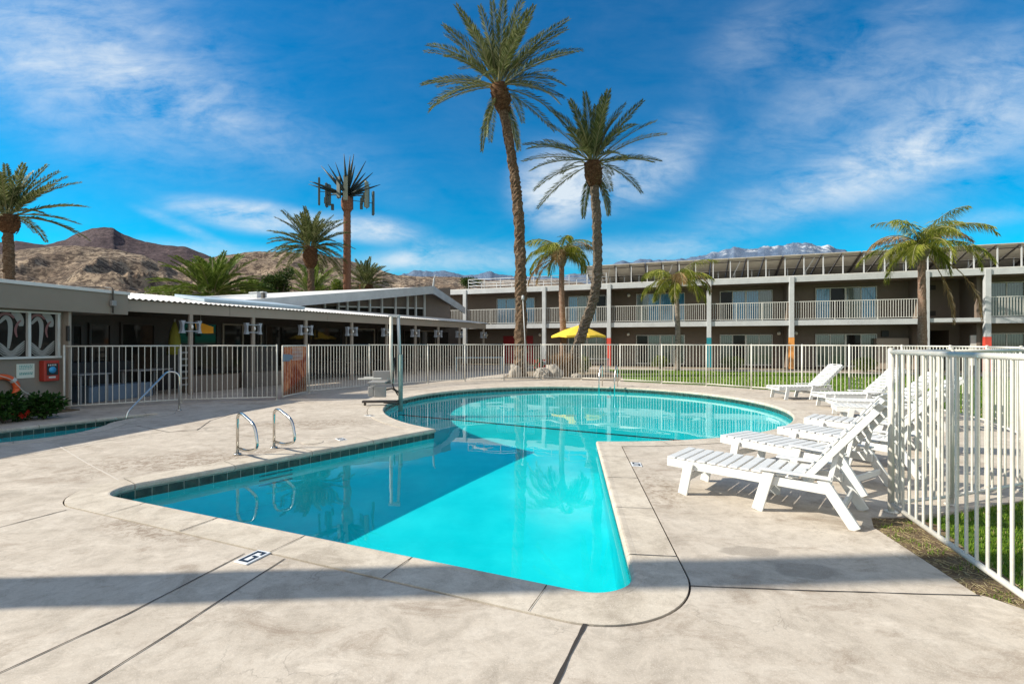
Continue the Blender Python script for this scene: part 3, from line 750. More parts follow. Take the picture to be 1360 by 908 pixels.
# foot recesses in the wall under the ladder rails
pB = Vector(circ[-1]); pA = Vector(A_); dl = (pB - pA).normalized(); nl = Vector((dl.y, -dl.x))
for k in range(3):
    c = Vector((-3.25, 6.62)); c = pA + dl * ((c - pA).dot(dl)) + nl * (-.012)
    mb = MB(); z = -0.36 - .22 * k
    mb.bar((*(c - dl * .22), z), (*(c + dl * .22), z), .03, .05); struct(mb.build('wall_step', M['step_tile']))

# ground beyond: one sheet to the horizon, with openings for the basins
mb = MB(); big = 9000
mb.prism([(-big, -big), (big, -big), (big, big), (-big, big)], -0.07, -0.07, [offset(outline, .2), offset(spa, .2)])
struct(mb.build('desert_ground', M['sand']))
# motel line is needed for the lawn
MF = Frame((-3.56, 36.7), R(-19.63))
lawn_poly = [(4.6, 19.7), (6.0, 18.6), (7.25, 17.7), (8.3, 16.35), (9.3, 15.3), (9.95, 14.05), (10.1, 12.3), (9.7, 10.45), (9.3, 9.3), (8.5, 7.8), (7.2, 6.3), (5.5, 5.02), (4.3, 4.55), (3.3, 4.2), (3.0, 4.1), (2.85, 3.0), (2.9, 2.8), (3.2, 1), (3.3, -6), (60, -6),
             MF.w(60, -4.1, 0)[:2], MF.w(11.2, -4.1, 0)[:2], (5.4, 24.0)]
mb = MB(); mb.prism(lawn_poly, -0.06, -0.018); struct(mb.build('lawn', M['lawn']))
soil_poly = [(2.88, 3.02), (3.06, 4.13), (3.2, 4.37), (3.62, 4.38), (3.72, 4.22), (3.45, 3.6), (3.28, 3.0), (3.25, 2.6), (3.22, 2.2), (3.1, 2.2), (2.95, 2.85)]
mb = MB(); mb.prism(soil_poly, -.05, -.010); struct(mb.build('bare_soil', M['soil']))
mb = MB(); mb.prism([MF.w(60, -4.1, 0)[:2], MF.w(60, -2.3, 0)[:2], MF.w(-9, -2.3, 0)[:2], (-3, 33.5), (0.3, 30.2), MF.w(8, -4.1, 0)[:2]], -.05, -.006); struct(mb.build('path', M['path']))
mb = MB(); mb.prism([MF.w(60, -2.3, 0)[:2], MF.w(60, -.4, 0)[:2], MF.w(-9, -.4, 0)[:2], MF.w(-9, -2.3, 0)[:2]], -.05, -.012); struct(mb.build('planting_bed', M['sand']))
mb = MB(); mb.prism([(-0.5, 21.0), (1.3, 21.1), (3.1, 20.65), (4.6, 19.8), (5.4, 24.0), MF.w(11.2, -4.1, 0)[:2], MF.w(8, -4.1, 0)[:2], (0.35, 30.0), (-0.2, 24)], -.05, -.008); struct(mb.build('planting_bed', M['soil'] if False else M['sand']))

# ================================================================== FENCES
def picket_run(posts, name, label, mat, h=1.515, pr=0.010, post_r=0.022, spacing=0.112, rail=0.018, zb=0.085, skip_first_post=False, n=8, rails3=False):
    """one fence: a framed picket panel for each bay and a post at each joint"""
    t_ = thing(name, (posts[0][0], posts[0][1], 0), 0, label, 'fence')
    for i, (a, b) in enumerate(zip(posts, posts[1:])):
        a, b = Vector((*a[:2], 0)), Vector((*b[:2], 0)); L = (b - a).length; d = (b - a) / L; mb = MB()
        mb.tube([a + d * .0 + Vector((0, 0, zb)), b + Vector((0, 0, zb))], rail, n)
        mb.tube([a + Vector((0, 0, h - rail)), b + Vector((0, 0, h - rail))], rail, n)
        k = max(1, round(L / spacing))
        for j in range(1, k):
            p = a + d * (L * j / k); mb.tube([p + Vector((0, 0, zb)), p + Vector((0, 0, h - rail))], pr, 6, cap=False)
        mb.build('picket_panel', mat, t_, world=True)
    for i, a in enumerate(posts):
        if i == 0 and skip_first_post: continue
        mb = MB(); mb.tube([(a[0], a[1], -0.05), (a[0], a[1], h + .004)], post_r, 10); mb.tube([(a[0], a[1], 0.001), (a[0], a[1], 0.012)], post_r * 2.1, 10); mb.tube([(a[0], a[1], h + .005), (a[0], a[1], h + .016)], [post_r * 1.12, post_r * .6], 10); mb.build('post', mat, t_, world=True)
    return t_
far_f = picket_run(fence_pts, 'pool_fence', 'long curved white picket fence round the far side of the pool', M['white_paint'], pr=.0105, post_r=.026)
near_f = picket_run([(3.54, 4.5), (2.418, 0.85)], 'gate_fence', 'closest white tubular fence panel cutting in at the right edge of the photo', M['white_paint'], pr=0.0112, post_r=0.0262, spacing=0.1155, rail=0.021, zb=0.08, skip_first_post=True, n=14)
LF = [(-10.55, 11.35), (-8.73, 12.7), (-6.49, 13.3)]
left_f = picket_run(LF, 'patio_fence', 'shaded white picket fence between the left building and the rusty gate', M['old_paint'], spacing=0.125)
# dark mesh screen on the last metre of the patio fence
a, b = Vector((-8.73, 12.7, 0)), Vector((-6.49, 13.3, 0)); d = (b - a).normalized(); nrm = Vector((-d.y, d.x, 0)) * .03
q0 = b - d * 0.83 + nrm; q1 = b + nrm
mb = MB()
L = (q1 - q0).length
# perforated screen: thin crossing wires
for k in range(int(L / .02) + 1): p = q0 + d * (k * .02); mb.bar(p + Vector((0, 0, .1)), p + Vector((0, 0, 1.46)), .010, .003, up=d)
for k in range(60): z = .1 + k * 1.36 / 59; mb.bar(q0 + Vector((0, 0, z)), q1 + Vector((0, 0, z)), .003, .007)
o = mb.build('mesh_screen', M['dark_mesh'], left_f, world=True)
# gate
g0, g1 = Vector((-6.40, 13.42, 0)), Vector((-6.33, 14.86, 0))
t_ = thing('rusty_gate', g0, 0, 'pool gate with a rust streaked brown sheet and a small blue latch box', 'gate')
d = (g1 - g0).normalized(); sd = Vector((d.y, -d.x, 0)); L = (g1 - g0).length
mb = MB()
for s in (0.02, L - .02): mb.tube([g0 + d * s + Vector((0, 0, .06)), g0 + d * s + Vector((0, 0, 1.5))], .022, 8)
for z in (.08, 1.49): mb.tube([g0 + d * .02 + Vector((0, 0, z)), g0 + d * (L - .02) + Vector((0, 0, z))], .02, 8)
for k in range(1, 10): p = g0 + d * (L * k / 10); mb.tube([p + Vector((0, 0, .08)), p + Vector((0, 0, 1.49))], .011, 6, cap=False)
mb.build('gate_frame', M['old_paint'], t_, world=True)
mb = MB(); c = g0 + sd * .008
mb.panel([c + d * .06 + Vector((0, 0, .1)), c + d * (L - .05) + Vector((0, 0, .1)), c + d * (L - .05) + Vector((0, 0, 1.46)), c + d * .06 + Vector((0, 0, 1.46))], .003)
mb.build('rusty_sheet', M['rusty'], t_, world=True)
mb = MB(); c = g0 + sd * .016
mb.bar(c + d * .0 + Vector((0, 0, 1.16)), c + d * .36 + Vector((0, 0, 1.15)), .05, .2); mb.bar(c + d * .36 + Vector((0, 0, 1.18)), c + d * .5 + Vector((0, 0, 1.16)), .05, .13)
mb.build('latch_box', M['bluegrey'], t_, world=True, bevel=.01)
mb = MB()
for k in range(9): mb.bar(c + d * (.55 + .07 * k) + Vector((0, 0, 1.08)), c + d * (.55 + .07 * k) + Vector((0, 0, 1.42)), .01, .01, up=d)
for z in (1.08, 1.19, 1.3, 1.42): mb.bar(c + d * .5 + Vector((0, 0, z)), c + d * 1.15 + Vector((0, 0, z)), .01, .01)
mb.build('wire_guard', M['galv'], t_, world=True)
# far second gate near the yellow parasol: thicker hinge posts
# ================================================================== CHAISES
def make_chaise(tilt=51.8):
    root = thing('chaise_longue')
    W = .60
    mb = MB()   # side rails
    for y in (0.02, W - .02):
        mb.bar((-.16, y, .305), (1.34, y, .29), .035, .085)
    for x in (-.13, 1.12): mb.bar((x, .0375, .292), (x, W - .0375, .292), .03, .07)
    mb.build('seat_frame', M['resin'], root, bevel=.005)
    mb = MB(); x = -.155; k = 0
    while x < 1.08:
        mb.box(x, x + .083, .0, W, .349, .367); x += .104
    mb.build('seat', M['resin'], root, bevel=.004)
    ang = R(tilt); L = .86
    br = thing('backrest_tmp'); col.objects.unlink(br); bpy.data.objects.remove(br)
    mt = Matrix.Translation((1.08, 0, .355)) @ Matrix.Rotation(-ang, 4, 'Y')
    mb = MB()
    for y in (.055, W - .055): mb.box(0, L, y - .0175, y + .0175, -.06, -.004, mt)
    x = .01
    while x < L - .1: mb.box(x, x + .075, .035, W - .035, 0, .018, mt); x += .097
    # top board with the cut handle: four pieces round the slot
    x1 = L - .005
    mb.box(x, x + .045, .035, W - .035, 0, .018, mt); mb.box(x + .08, x1 + .03, .09, W - .09, 0, .018, mt)
    mb.box(x + .0455, x + .0795, .035, .22, 0, .018, mt); mb.box(x + .0455, x + .0795, W - .22, W - .035, 0, .018, mt)
    mb.build('backrest', M['resin'], root, bevel=.004)
    for y in (-.002, W + .002):
        s = -1 if y < .1 else 1
        mb = MB(); mb.bar((0.02, y + s * .018, 0), (.085, y + s * .018, .33), .034, .095, up=(1, 0, 0)); mb.build('leg', M['resin'], root, bevel=.005)
        mb = MB(); mb.bar((.735, y + s * .018, 0), (.84, y + s * .018, .385), .034, .095, up=(1, 0, 0)); mb.build('leg', M['resin'], root, bevel=.005)
        mb = MB(); mb.bar((1.50, y + s * .018, 0), (1.255, y + s * .018, .385), .034, .085, up=(1, 0, 0)); mb.build('leg', M['resin'], root, bevel=.005)
        mb = MB(); mb.box(.76, 1.33, y + s * .018 - .04, y + s * .018 + .04, .388, .408); mb.build('armrest', M['resin'], root, bevel=.006)
    for x, z in ((.06, .17), (1.40, .15), (.80, .2)):
        mb = MB(); mb.bar((x, .0, z), (x, W, z), .025, .065); mb.build('stretcher', M['resin'], root, bevel=.004)
    # adjusting brace behind the backrest
    for y in (.09, W - .09):
        mb = MB(); kx, kz = 1.08 + math.cos(ang) * .45, .33 + math.sin(ang) * .45 - .04; mb.bar((kx, y, kz), (1.29, y, .30), .02, .04, up=(1, 0, 0)); mb.build('brace', M['resin'], root, bevel=.004)
    return root
proto = make_chaise(); proto_low = make_chaise(43); used_low = False
chaises = [((1.78, 5.06), -41.2, 'nearest white slatted chaise longue, its footrest pointing at the pool'),
           ((2.83, 6.22), -58, 'second nearest white chaise longue, half hidden behind the nearest backrest'),
           ((3.91, 6.82), -57, 'third white chaise longue from the camera, only its foot end clear of the others'),
           ((4.84, 7.70), -45, 'fourth white chaise longue, its foot end in front of the curved coping'),
           ((6.35, 9.15), -25, 'white chaise longue lying low just past the row of four near ones'),
           ((6.95, 10.05), -14, 'white chaise longue between the two far loungers and the near row'),
           ((7.60, 11.42), -2, 'second farthest white chaise longue, its raised back behind the corner post'),
           ((7.53, 13.3), 4, 'farthest white chaise longue, standing alone close to the far fence')]
for i, (pos, a, lb) in enumerate(chaises):
    o = proto if i == 0 else proto_low if i == 4 else dup(proto if i < 4 else proto_low)
    o.location = (pos[0], pos[1], 0.002); o.rotation_euler = (0, 0, R(a)); tag(o, lb, 'chaise longue', 'white chaises longues on the pool deck')

# ================================================================== RAILS, LIFT
def roundpath(pts, r=.08, n=6):
    pts = [Vector(p) for p in pts]; out = [pts[0]]
    for a, b, c in zip(pts, pts[1:], pts[2:]):
        d1 = (a - b); d2 = (c - b); rr = min(r, d1.length * .49, d2.length * .49)
        s = b + d1.normalized() * rr; e = b + d2.normalized() * rr
        for i in range(n + 1):
            u = i / n; out.append(s * (1 - u) ** 2 + b * 2 * u * (1 - u) + e * u * u)
    out.append(pts[-1]); return out
def ladder_rail(base, out_dir, label, s=1.0):
    b = Vector((base[0], base[1], 0)); o = Vector((*out_dir, 0)).normalized() * s
    t_ = thing('grab_rail', b, 0, label, 'grab rail', 'steel grab rails at the pool ladder')
    pts = [b, b + Vector((0, 0, .56)), b + o * .14 + Vector((0, 0, .60)), b + o * .56 + Vector((0, 0, .48)), b + o * .66 + Vector((0, 0, .18)), b + o * .34 + Vector((0, 0, .10)), b + o * .0 + Vector((0, 0, .10))]
    mb = MB(); mb.tube(roundpath(pts, .12, 8), .020, 14); mb.build('rail_tube', M['steel'], t_, world=True)
    mb = MB(); mb.tube([b + Vector((0, 0, .004)), b + Vector((0, 0, .022))], .05, 18); mb.build('flange', M['steel'], t_, world=True)
    return t_
ladder_rail(G(315.5, 604), nl, 'nearer of the two looped steel grab rails on the left coping')
ladder_rail(G(364, 595), nl, 'second looped steel grab rail, a step farther along the left coping')
# spa handrail
b0 = G(168, 556); b1 = G(238, 545)
t_ = thing('spa_handrail', b0, 0, 'long sloping steel handrail rising beside the small left spa', 'handrail')
tp = Vector((b1.x - .06, b1.y, .93))
mb = MB(); mb.tube(roundpath([b0 + Vector((0, 0, -.1)), b0 + Vector((.0, 0, .12)), tp + Vector((-.12, -.12, 0)), tp + Vector((.06, 0, -.06)), b1], .12, 8), .021, 14); mb.build('rail_tube', M['steel'], t_, world=True)
mb = MB(); mb.tube([b1 + Vector((0, 0, .001)), b1 + Vector((0, 0, .02))], .05, 18); mb.build('flange', M['steel'], t_, world=True)
# far pair of grab rails
def far_rail(base, inn, label):
    b = Vector((base[0], base[1], 0)); o = Vector((*inn, 0)).normalized()
    t_ = thing('grab_rail', b, 0, label, 'grab rail', 'steel grab rails at the far side')
    pts = [b, b + Vector((0, 0, .78)), b + o * .30 + Vector((0, 0, .72)), b + o * .5 + Vector((0, 0, .3)), b + o * .52 + Vector((0, 0, -.25))]
    mb = MB(); mb.tube(roundpath(pts, .15, 8), .02, 12); mb.build('rail_tube', M['steel'], t_, world=True)
fr = Vector((3.75, 17.25)); inn = (C0 - fr).normalized(); tg = Vector((-inn.y, inn.x))
far_rail(fr - inn * .12, inn, 'left of the two looped steel rails on the far coping before the fence')
far_rail(fr - inn * .12 - tg * .55, inn, 'right of the two looped steel rails on the far coping before the fence')

# pool lift
lb = Vector((-2.84, 12.28, 0)); t_ = thing('pool_lift', lb, 0, 'tall pool lift with a grey chair hanging on its left, at the left pool edge', 'pool lift')
mb = MB(); mb.tube([lb + Vector((0, 0, -.3)), lb + Vector((0, 0, 1.28))], .058, 14); mb.build('mast_sleeve', M['verdigris'], t_, world=True)
mb = MB(); mb.tube([lb + Vector((-.02, 0, 1.2)), lb + Vector((-.06, 0, 2.24))], .04, 12); mb.build('mast', M['galv'], t_, world=True)
mb = MB(); mb.tube([lb + Vector((-.20, -.02, .55)), lb + Vector((-.24, -.02, 1.3)), lb + Vector((-.235, -.02, 2.24))], .043, 12); mb.build('lift_arm', M['old_paint'], t_, world=True)
mb = MB(); mb.bar(lb + Vector((-.30, -.01, 2.26)), lb + Vector((-.01, -.01, 2.26)), .09, .05); mb.build('head_bar', M['galv'], t_, world=True, bevel=.006)
mb = MB(); mb.tube(roundpath([lb + Vector((-.14, -.02, 1.2)), lb + Vector((-.16, -.06, .8)), lb + Vector((-.2, -.04, .5)), lb + Vector((-.06, -.04, .25))], .1), .016, 8); mb.build('hose', M['black'], t_, world=True)
mb = MB(); S = lb + Vector((-.74, -.05, .08))
mb.panel([S + Vector((-.03, -.2, .52)), S + Vector((.42, -.2, .52)), S + Vector((.42, .2, .54)), S + Vector((-.03, .2, .54))], .04)
mb.box(S.x + .0, S.x + .46, S.y + .18, S.y + .235, .52, .86); mb.box(S.x + .13, S.x + .44, S.y - .22, S.y - .18, .22, .50)
mb.box(S.x - .02, S.x + .12, S.y - .21, S.y + .1, .24, .48)
mb.build('lift_seat', M['grey_plastic'], t_, world=True, bevel=.018)
mb = MB()
for y in (-.24, .24): mb.bar(S + Vector((-.25, y, .60)), S + Vector((.34, y, .61)), .05, .035)
mb.build('armrest', M['trim_white'], t_, world=True, bevel=.01)
mb = MB(); mb.bar(S + Vector((.2, 0, .27)), lb + Vector((-.2, -.02, .42)), .05, .04); mb.bar(lb + Vector((-.2, -.02, .42)), lb + Vector((-.02, 0, .3)), .05, .05); mb.build('seat_bracket', M['dark_metal'], t_, world=True)
# low footrest bar
mb = MB(); mb.bar(lb + Vector((-.92, -.15, .10)), lb + Vector((-.05, -.1, .10)), .16, .05); mb.bar(lb + Vector((-.86, -.15, 0)), lb + Vector((-.86, -.15, .08)), .05, .05, up=(1, 0, 0)); mb.bar(lb + Vector((-.4, -.13, .07)), lb + Vector((.0, -.03, .02)), .05, .03)
mb.build('footrest', M['dark_metal'], t_, world=True)

# ================================================================== MOTEL (two storeys, balconies)
motel = thing('motel_building', (*MF.o[:2], 0), MF.a, 'two storey taupe motel with white railed balconies across the back', 'building')
X0, X1 = -12.0, 46.0
ZR0, ZR1 = 5.27, 5.60
def mpart(name, mb, mat, par=None, **k):
    o = mb.build(name, mat, None, **k); o.parent = par or motel; return o
mb = MB(); mb.box(X0, 28.62, 1.8, 9, 0, ZR0); mb.box(31.05, X1, 1.8, 9, 0, ZR0); mb.box(28.62, 31.05, 2.4, 9, 2.95, ZR0); mb.box(28.62, 28.95, 2.4, 9, 0, 2.95)
mb.box(30.55, 31.05, 2.4, 9, 0, 2.95); mb.box(28.95, 30.55, 2.4, 9, 2.32, 2.95)
mpart('wall', mb, M['brown'])
mb = MB(); mb.box(28.95, 30.55, 4.6, 4.7, 0, 2.32); mpart('passage_dark', mb, M['black'])  # black sheet put in for the darkness inside the stair opening
for x in (10.72, 21.72, 0.0, 6.2, 17.07, 28.35, 31.05, 37.3):
    full = x in (10.72, 21.72, 28.35, 31.05, 37.3)
    if full:
        for z0, z1 in ((0, 2.65), (2.95, 5.27)):
            mb = MB(); mb.box(x, x + .16, .62, 1.8, z0, z1); mpart('partition_wall', mb, M['brown'])
mb = MB(); mb.box(X0, X1, -.0, 9.3, ZR0, ZR1 - .03); r = mpart('roof', mb, M['brown'])
mb = MB(); x = X0
for x1 in (0.05, 10.9, 17.2, 21.85, 28.5, 37.6, X1):
    mb.box(x + .005, x1 - .005, -.10, -.002, ZR0 - .01, ZR1); x = x1
mpart('fascia', mb, M['fascia'], r, bevel=.008)
mb = MB(); mb.box(X0, X1, -.10, 9.4, ZR1 + .002, ZR1 + .05); mpart('roof_covering', mb, M['roof_white'], r)
mb = MB(); mb.box(X0, X1, .0, 1.8, 2.66, 2.92); mpart('balcony_slab', mb, M['brown'])
mb = MB(); x = X0
for x1 in (0.05, 10.9, 17.2, 21.85, 28.5, 31.1, 37.6, X1):
    mb.box(x + .005, x1 - .005, -.06, -.002, 2.63 if x1 != 31.1 else 2.72, 2.945); x = x1
mpart('slab_edge', mb, M['fascia'], bevel=.006)
cols = [(0.0, None), (6.25, None), (10.85, 'red_paint'), (17.2, 'teal_paint'), (21.85, 'orange_paint'), (28.5, None), (31.2, 'red_paint'), (37.5, 'teal_paint'), (-6.5, None)]
for x, paint in cols:
    mb = MB(); mb.box(x - .13, x + .13, -.16, .10, 1.9 if paint else 0, ZR1 - .02); c = mpart('column', mb, M['fascia'], bevel=.01)
    if paint:
        mb = MB(); mb.box(x - .133, x + .133, -.163, .103, 0, 1.897); mpart('painted_base', mb, M[paint], c)
        c['label'] = 'column with a %s painted lower half' % paint.split('_')[0]
xs = sorted(c[0] for c in cols)
for a, b in list(zip(xs, xs[1:])):
    if abs(a - 28.5) < .1: continue
    mb = MB(); a_, b_ = a + .14, b - .14; y = -.02
    mb.box(a_, b_, y - .02, y + .02, 4.04, 4.08); mb.box(a_, b_, y - .018, y + .018, 3.02, 3.05)
    k = round((b_ - a_) / .125)
    for j in range(1, k): x = a_ + (b_ - a_) * j / k; mb.box(x - .011, x + .011, y - .011, y + .011, 3.05, 4.04)
    for j in (1, 2):
        x = a_ + (b_ - a_) * j / 3; mb.box(x - .02, x + .02, y - .035, y - .012, 2.8, 4.04)
    mpart('balcony_railing', mb, M['trim_white'])
# windows: frame, panes with curtains
wins = [(1.9, 5.0, 'curtain_sky_reflect', 'T'), (7.6, 10.4, 'curtain_sky_reflect', 'T'), (12.5, 15.75, 'curtain_sky_reflect', 'T'), (17.95, 21.1, 'curtain_sky_reflect', 'T'), (23.5, 26.75, 'curtain_sky_reflect', 'T'), (32.1, 35.3, 'curtain_green', 'T'), (39, 42, 'curtain_green', 'T'),
        (7.6, 10.4, 'curtain_green', 'B'), (12.5, 15.75, 'curtain_green', 'B'), (17.95, 21.1, 'curtain_green', 'B'), (23.5, 26.75, 'curtain_green', 'B'), (32.1, 35.3, 'curtain_green', 'B'), (39, 42, 'curtain_green', 'B')]
for wi, (a, b, mat, fl) in enumerate(wins):
    z0, z1 = (3.0, 5.02) if fl == 'T' else (0.1, 2.12)
    mb = MB(); y0, y1 = 1.70, 1.797
    mb.box(a, b, y0, y1, z1 - .05, z1); mb.box(a, b, y0, y1, z0, z0 + .06); mb.box(a, a + .05, y0, y1, z0 + .06, z1 - .05); mb.box(b - .05, b, y0, y1, z0 + .06, z1 - .05)
    q = (b - a) / 4
    mb.box(a + 2 * q - .05, a + 2 * q + .05, y0, y1, z0 + .06, z1 - .05)
    for j in (1, 3): mb.box(a + j * q - .025, a + j * q + .025, y0 + .03, y1, z0 + .06, z1 - .05)
    f = mpart('window', mb, M['trim_white'])
    for j in range(4):
        mb = MB(); mb.box(a + j * q + .03, a + (j + 1) * q - .03, 1.76, 1.79, z0 + .07, z1 - .06)
        mm = M[mat]
        if (wi * 7 + j * 3) % 5 == 1: mm = M['glass']
        if (wi + j) % 4 == 2 and mat == 'curtain_sky_reflect': mm = M['curtain_green']
        o = mpart('pane', mb, mm, f)
for a, b in ((2.45, 3.35), (4.2, 4.85)):
    mb = MB(); mb.box(a, b, 1.72, 1.797, .0, 2.1); dr = mpart('door', mb, M['door_red'])
    mb = MB(); mb.box(b - .14, b - .1, 1.66, 1.72, .98, 1.1); mpart('handle', mb, M['steel'], dr)
for x, z in ((1.1, 2.2), (5.45, 2.2), (11.95, 2.2), (12.0, 4.95), (21.45, 2.2), (22.4, 2.2)):
    mb = MB(); mb.smooth = True
    mb.tube([(x, 1.79, z), (x, 1.66, z)], .06, 10); mb.tube([(x, 1.66, z - .02), (x, 1.60, z - .02), (x, 1.52, z - .02)], [.10, .12, .07], 12); mpart('wall_lamp', mb, M['lamp_glass'])
for z0 in (3.2, 4.75):
    mb = MB(); mb.box(29.4, 29.9, 2.36, 2.398, z0, z0 + .28)
    for k in range(6): mb.box(29.42, 29.88, 2.32, 2.36, z0 + .02 + k * .045, z0 + .035 + k * .045)
    mpart('vent', mb, M['dark_brown'])
mb = MB(); mb.box(27.0, 27.35, 1.7, 1.797, 1.95, 2.3); mpart('vent', mb, M['black'])
mb = MB(); mb.box(27.0 - .4, 28.2, 1.3, 1.795, 0.0, 1.85); mpart('utility_box', mb, M['taupe_light'])
mb = MB(); mb.box(30.8, 31.15, .65, .75, .3, 2.0); mpart('sign_board', mb, M['trim_white'])
# rooftop rail
rr = thing('rooftop_railing', (*MF.w(0, .8, ZR1)[:2], ZR1 + .05), MF.a, 'low pipe railing along the left part of the motel roof', 'railing')
mb = MB()
for z in (.32, .58, .82): mb.tube([(-.1, 0, z), (10.6, 0, z)], .022, 6); mb.tube([(-.1, 2.6, z), (10.6, 2.6, z)], .022, 6)
for z in (.32, .58, .82): mb.tube([(-.1, 0, z), (-.1, 2.6, z)], .022, 6)
mb.build('rail', M['galv'], rr)
for k in range(9):
    for y in (0, 2.6):
        mb = MB(); mb.tube([(-.1 + k * 1.33, y, 0), (-.1 + k * 1.33, y, .83)], .024, 6); mb.build('post', M['galv'], rr)
# solar arrays
s0 = 9.0; n_arr = 9; wid = 4.15
ords = ['first', 'second', 'third', 'fourth', 'fifth', 'sixth', 'seventh', 'eighth', 'ninth']
for i in range(n_arr):
    xo = s0 + i * (wid + .04)
    a_ = thing('solar_array', MF.w(xo, .9, ZR1 + .05), MF.a, '%s tilted solar array from the left on the motel roof, seen from below' % ords[i], 'solar array', 'tilted solar arrays on the motel roof')
    mb = MB(); zf, zb, dep = 1.42, .30, 3.4
    for j in range(4):
        xa = j * wid / 4 + .015; xb = (j + 1) * wid / 4 - .015
        for (u0, u1) in ((0.0, .49), (.5, 1.0)):
            za, zb_ = zf + (zb - zf) * u0, zf + (zb - zf) * u1
            mb.panel([(xa, dep * u0, za), (xb, dep * u0, za), (xb, dep * u1, zb_), (xa, dep * u1, zb_)], .04)
    mb.build('panel', M['panel'], a_)
    mb = MB()
    for j in range(5):
        x = j * wid / 4 - (0 if j < 4 else .03) + .015
        mb.bar((x, -.02, zf - .09), (x, dep, zb - .09), .05, .07)
    for y in (.25, 1.6, 2.8): z = zf + (zb - zf) * y / dep - .15; mb.bar((0, y, z), (wid, y, z), .05, .05)
    mb.build('rail', M['dark_metal'], a_)
    for j in range(4):
        x = j * wid / 4 + .12
        mb = MB(); mb.bar((x, .12, 0), (x, .12, zf - .15), .055, .055, up=(1, 0, 0)); mb.build('strut', M['galv'], a_)
        mb = MB(); mb.bar((x + .4, 1.6, 0), (x + .4, 1.6, zf * .58), .05, .05, up=(1, 0, 0)); mb.build('strut', M['galv'], a_)
    mb = MB(); mb.bar((wid * .3, 1.6, 0), (wid * .42, .2, zf - .2), .04, .04); mb.build('brace', M['galv'], a_)
    mb = MB(); mb.box(.1, wid - .1, dep + .02, dep + .06, 0, .34); mb.build('wind_screen', M['dark_metal'], a_)

# ================================================================== LEFT BUILDINGS
AF = Frame((-10.2, 12.8), math.atan2(.981, .196))
la = thing('low_building', (*AF.o[:2], 0), AF.a, 'low flat roofed taupe building with decorated windows at the left edge', 'building')
def apart(name, mb, mat, par=None, **k):
    o = mb.build(name, mat, None, **k); o.parent = par or la; return o
mb = MB(); mb.box(-10, 0, 0.0, 7, 2.32, 2.84); rf = apart('roof', mb, M['taupe'])
mb = MB(); mb.box(-10.03, .03, -.04, 7.03, 2.842, 2.92); apart('roof_edge', mb, M['roof_white'], rf, bevel=.006)
xw = AF.hit(77, .3); xm = AF.hit(38, .3); xe = AF.hit(83, .3); x0 = -9.5
mb = MB(); mb.box(x0, xe, .3, .45, 0, 1.22); mb.box(xw + .03, xe, .3, .45, 1.22, 2.32); mb.box(x0, xw + .03, .3, .45, 2.29, 2.32); mb.box(xe - .15, xe, .45, 3.0, 0, 2.32)
apart('wall', mb, M['taupe'])
mb = MB(); mb.box(xe + .0, AF.hit(95, .12), .12, .34, 0, 2.318); apart('pillar', mb, M['taupe_light'], bevel=.006)
mb = MB(); mb.box(AF.hit(88.0, .1), AF.hit(91, .1), .06, .118, 1.62, 1.98); apart('wall_lamp', mb, M['dark_brown'])
win = MB(); win.box(x0, xw + .03, .25, .42, 2.25, 2.288); win.box(x0, xw + .03, .22, .43, 1.222, 1.27)
wx = [x0, -6.4, -5.2, -4.1, xm, xw]
wx = [xm - (xw - xm) * k for k in range(4, 0, -1)] + [xm, xw]
for x in wx: win.box(x - .025, x + .03, .27, .4, 1.27, 2.25)
wf = apart('window', win, M['trim_white'])
def wave(mb, pts, w_, y):
    pts = [Vector((p[0], y, p[1])) for p in pts]
    # smooth chaikin
    for _ in range(3):
        o = [pts[0]]
        for a, b in zip(pts, pts[1:]): o += [a.lerp(b, .25), a.lerp(b, .75)]
        o.append(pts[-1]); pts = o
    n = len(pts); l = []; r = []
    for i, p in enumerate(pts):
        d = (pts[min(i + 1, n - 1)] - pts[max(i - 1, 0)]).normalized(); s_ = Vector((d.z, 0, -d.x)); k = w_ * (.35 + .65 * math.sin(math.pi * (i + .5) / n))
        l.append(p + s_ * k / 2); r.append(p - s_ * k / 2)
    mb.add(l + r, [(i, i + 1, n + i + 1, n + i) for i in range(n - 1)])
for a, b in zip(wx, wx[1:]):
    mb = MB(); mb.box(a + .03, b - .025, .345, .36, 1.272, 2.248); pn = apart('pane', mb, M['glass'], wf)
    q = b - a
    for g in range(3):
        mb = MB()
        def X(u): return a + .05 + u * (q - .1)
        if g == 0:
            for k in range(5): wave(mb, [(X(0.0), 1.60 - k * .05), (X(.22), 1.50 - k * .055), (X(.48), 1.34 - k * .012), (X(.75), 1.50 - k * .055), (X(1.0), 1.62 - k * .05)], .045 - k * .006, .335)
        elif g == 1:
            wave(mb, [(X(.05), 2.0), (X(.2), 2.1), (X(.32), 2.15), (X(.45), 2.05), (X(.46), 1.85), (X(.42), 1.6), (X(.38), 1.45)], .09, .333)
            wave(mb, [(X(.5), 2.2), (X(.68), 2.22), (X(.82), 2.1), (X(.86), 1.95)], .15, .331)
        else:
            wave(mb, [(X(.0), 2.1), (X(.12), 2.2), (X(.4), 2.22), (X(.6), 2.12)], .06, .329)
            wave(mb, [(X(.7), 1.7), (X(.62), 1.85), (X(.7), 2.0), (X(.85), 2.08)], .05, .329)
        apart('window_decal', mb, M['decal'] if g != 2 else M['decal_pink'], pn) if False else None
        o = mb.build('window_decal', M['decal'] if g != 2 else M['decal_pink']); o.parent = wf
